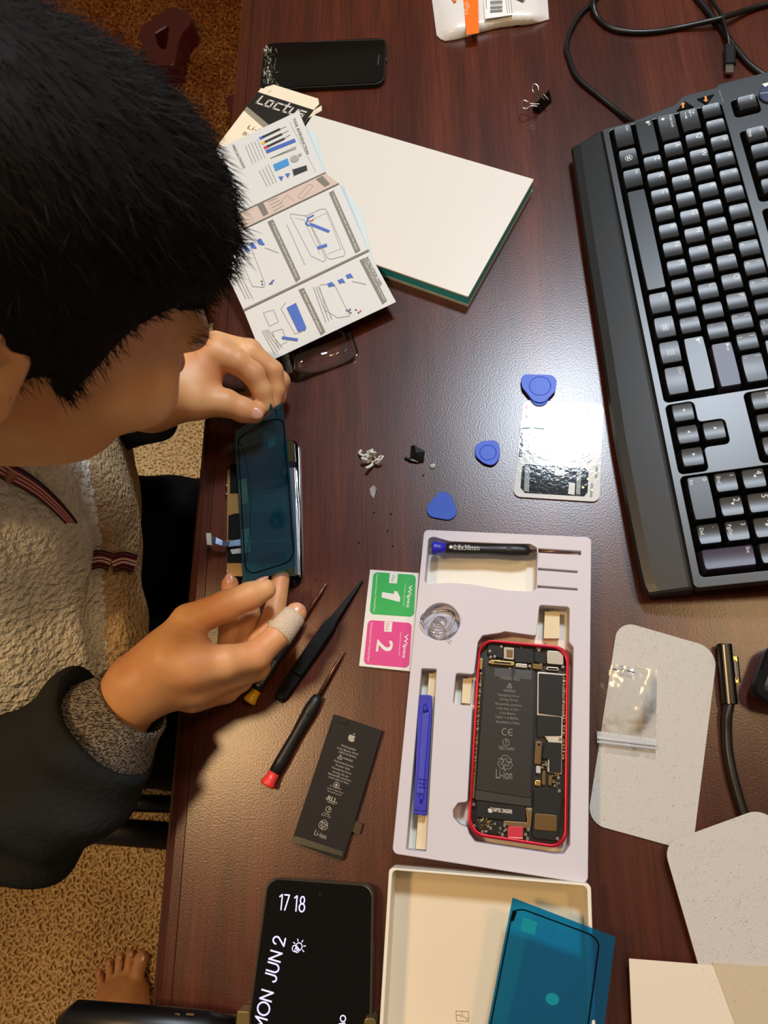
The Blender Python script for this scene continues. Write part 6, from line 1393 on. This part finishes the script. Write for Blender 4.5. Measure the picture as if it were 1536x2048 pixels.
mb.tube(spline([at(591+k*.9+random.uniform(-1, 1), 935+k*22, .0058) for k in range(11)], 3), .0006, 6); mb.tube(spline([at(594+k*.8+random.uniform(-1.5, 1.5), 935+k*22, .0055) for k in range(11)], 3), .0005, 6); mb.build('wire_edge', STEEL, t, True)
for q in ((453, 1080), (453, 1140), (452, 968), (452, 985)): mb = MB(); mb.tube([at(*q, .003), at(q[0]+1, q[1]+3, .0055), at(q[0], q[1]+6, .003)], .0007, 6); mb.build('clip', STEEL, t, True)
plate('display_flex', [pxy([(457, 1085), (482, 1080), (484, 1092), (459, 1096)], .006)], .0050, .0062, mat('flex_silver', 'a0a8b0', .25, .9), t)
V = []
for u, v, z, w_ in [(484, 1085, .0062, 7), (470, 1087, .0075, 7), (459, 1089, .0085, 6.5), (445, 1087, .012, 6), (432, 1082, .014, 7.5), (424, 1080, .014, 9)]: V += [at(u, v-w_, z), at(u-1, v+w_*.7, z)]
V2 = V+[v-np.array([0, 0, .0004]) for v in V]; n = len(V); Fq = [(2*i, 2*i+1, 2*i+3, 2*i+2) for i in range(n//2-1)]+[(n+2*i+2, n+2*i+3, n+2*i+1, n+2*i) for i in range(n//2-1)]
make('ribbon_cable', V2, Fq, mat('ribbon_blue', '5a6a80', .25, .7), t)
mb = MB(); mb.prism(pxy([(412, 1066), (421, 1066), (423, 1090), (414, 1089)], .0150), .0125, .0150); mb.build('cable_connector', mat('conn_white', 'b0aca8', .5), t)
plate('label', [pxy([(460, 1099), (483, 1096), (484, 1106), (464, 1108)], .0051)], .0048, .0051, mat('label_grey2', 'a0a098', .5), t)
mb = MB(); mb.prism(pxy([(463, 892), (472, 885), (475, 905), (466, 903)], .0045), .0036, .0048); mb.build('black_tape', BLKP, t)
def fc(i, j): return .0
def bend(i, j): return 0
Pn = [((468, 868), .030), ((566, 806), .034), ((593, 1128), .022), ((484, 1166), .022)]
ts = thing('adhesive_sheet', 'dark blue transparent adhesive film held by both hands over the phone display', 'adhesive sheet', at(530, 1000, 0))
def S2(i, j):
    L0 = [(470, 862, 34), (471, 900, 22), (476, 980, 14), (481, 1080, 17), (486, 1168, 25)]; R0 = [(566, 804, 42), (573, 870, 26), (581, 960, 15), (590, 1060, 16), (591, 1132, 24)]
    def ev(T, t_):
        x = t_*(len(T)-1); k = min(int(x), len(T)-2); f = x-k; f2 = f; return [a*(1-f2)+b*f2 for a, b in zip(T[k], T[k+1])]
    a, b = ev(L0, j), ev(R0, j); u, v, z = [p*(1-i)+q*i for p, q in zip(a, b)]
    return J(u, v, z+2.5*math.sin(i*PI)*(1 if .1 < j < .9 else .3))
n = 26; V = [S2(i/n, j/n) for j in range(n+1) for i in range(n+1)]; Fq = [(j*(n+1)+i, (j+1)*(n+1)+i, (j+1)*(n+1)+i+1, j*(n+1)+i+1) for j in range(n) for i in range(n)]
# notch where the fingertip pinches the top edge
FILM2 = clear_mat('blue_film_dark', (.03, .26, .42), .02, .08, diff=.10, diffcol=(.02, .24, .38))
make('film', V, Fq, FILM2, ts, smooth=True)
V = [J(537, 822, 47), J(541, 805, 50), J(549, 821, 44), J(553, 836, 41), J(524, 842, 42), J(520, 835, 43)]; mb = MB(); mb.add(V, [tuple(range(6))]); mb.build('peel_tab', FILM2, ts)
mb = MB(); mb.tube([S2(*q)+[0, 0, .0003] for q in gk(.06, .97, .10, .96, .2, .07)], .0005, 5); mb.build('gasket', FBLK, ts)
for Q in ([(.64, .24), (.78, .23), (.78, .29), (.64, .30)], [(.02, .44), (.18, .44), (.18, .575), (.02, .575)], [(.03, .70), (.18, .70), (.18, .83), (.03, .83)]): mb = MB(); mb.add([S2(*q)+[0, 0, .0002] for q in Q], [(0, 1, 2, 3)]); mb.build('film_patch', clear_mat('teal_patch', (.2, .55, .6), .02, .1, diff=.12, diffcol=(.0, .4, .42)), ts)
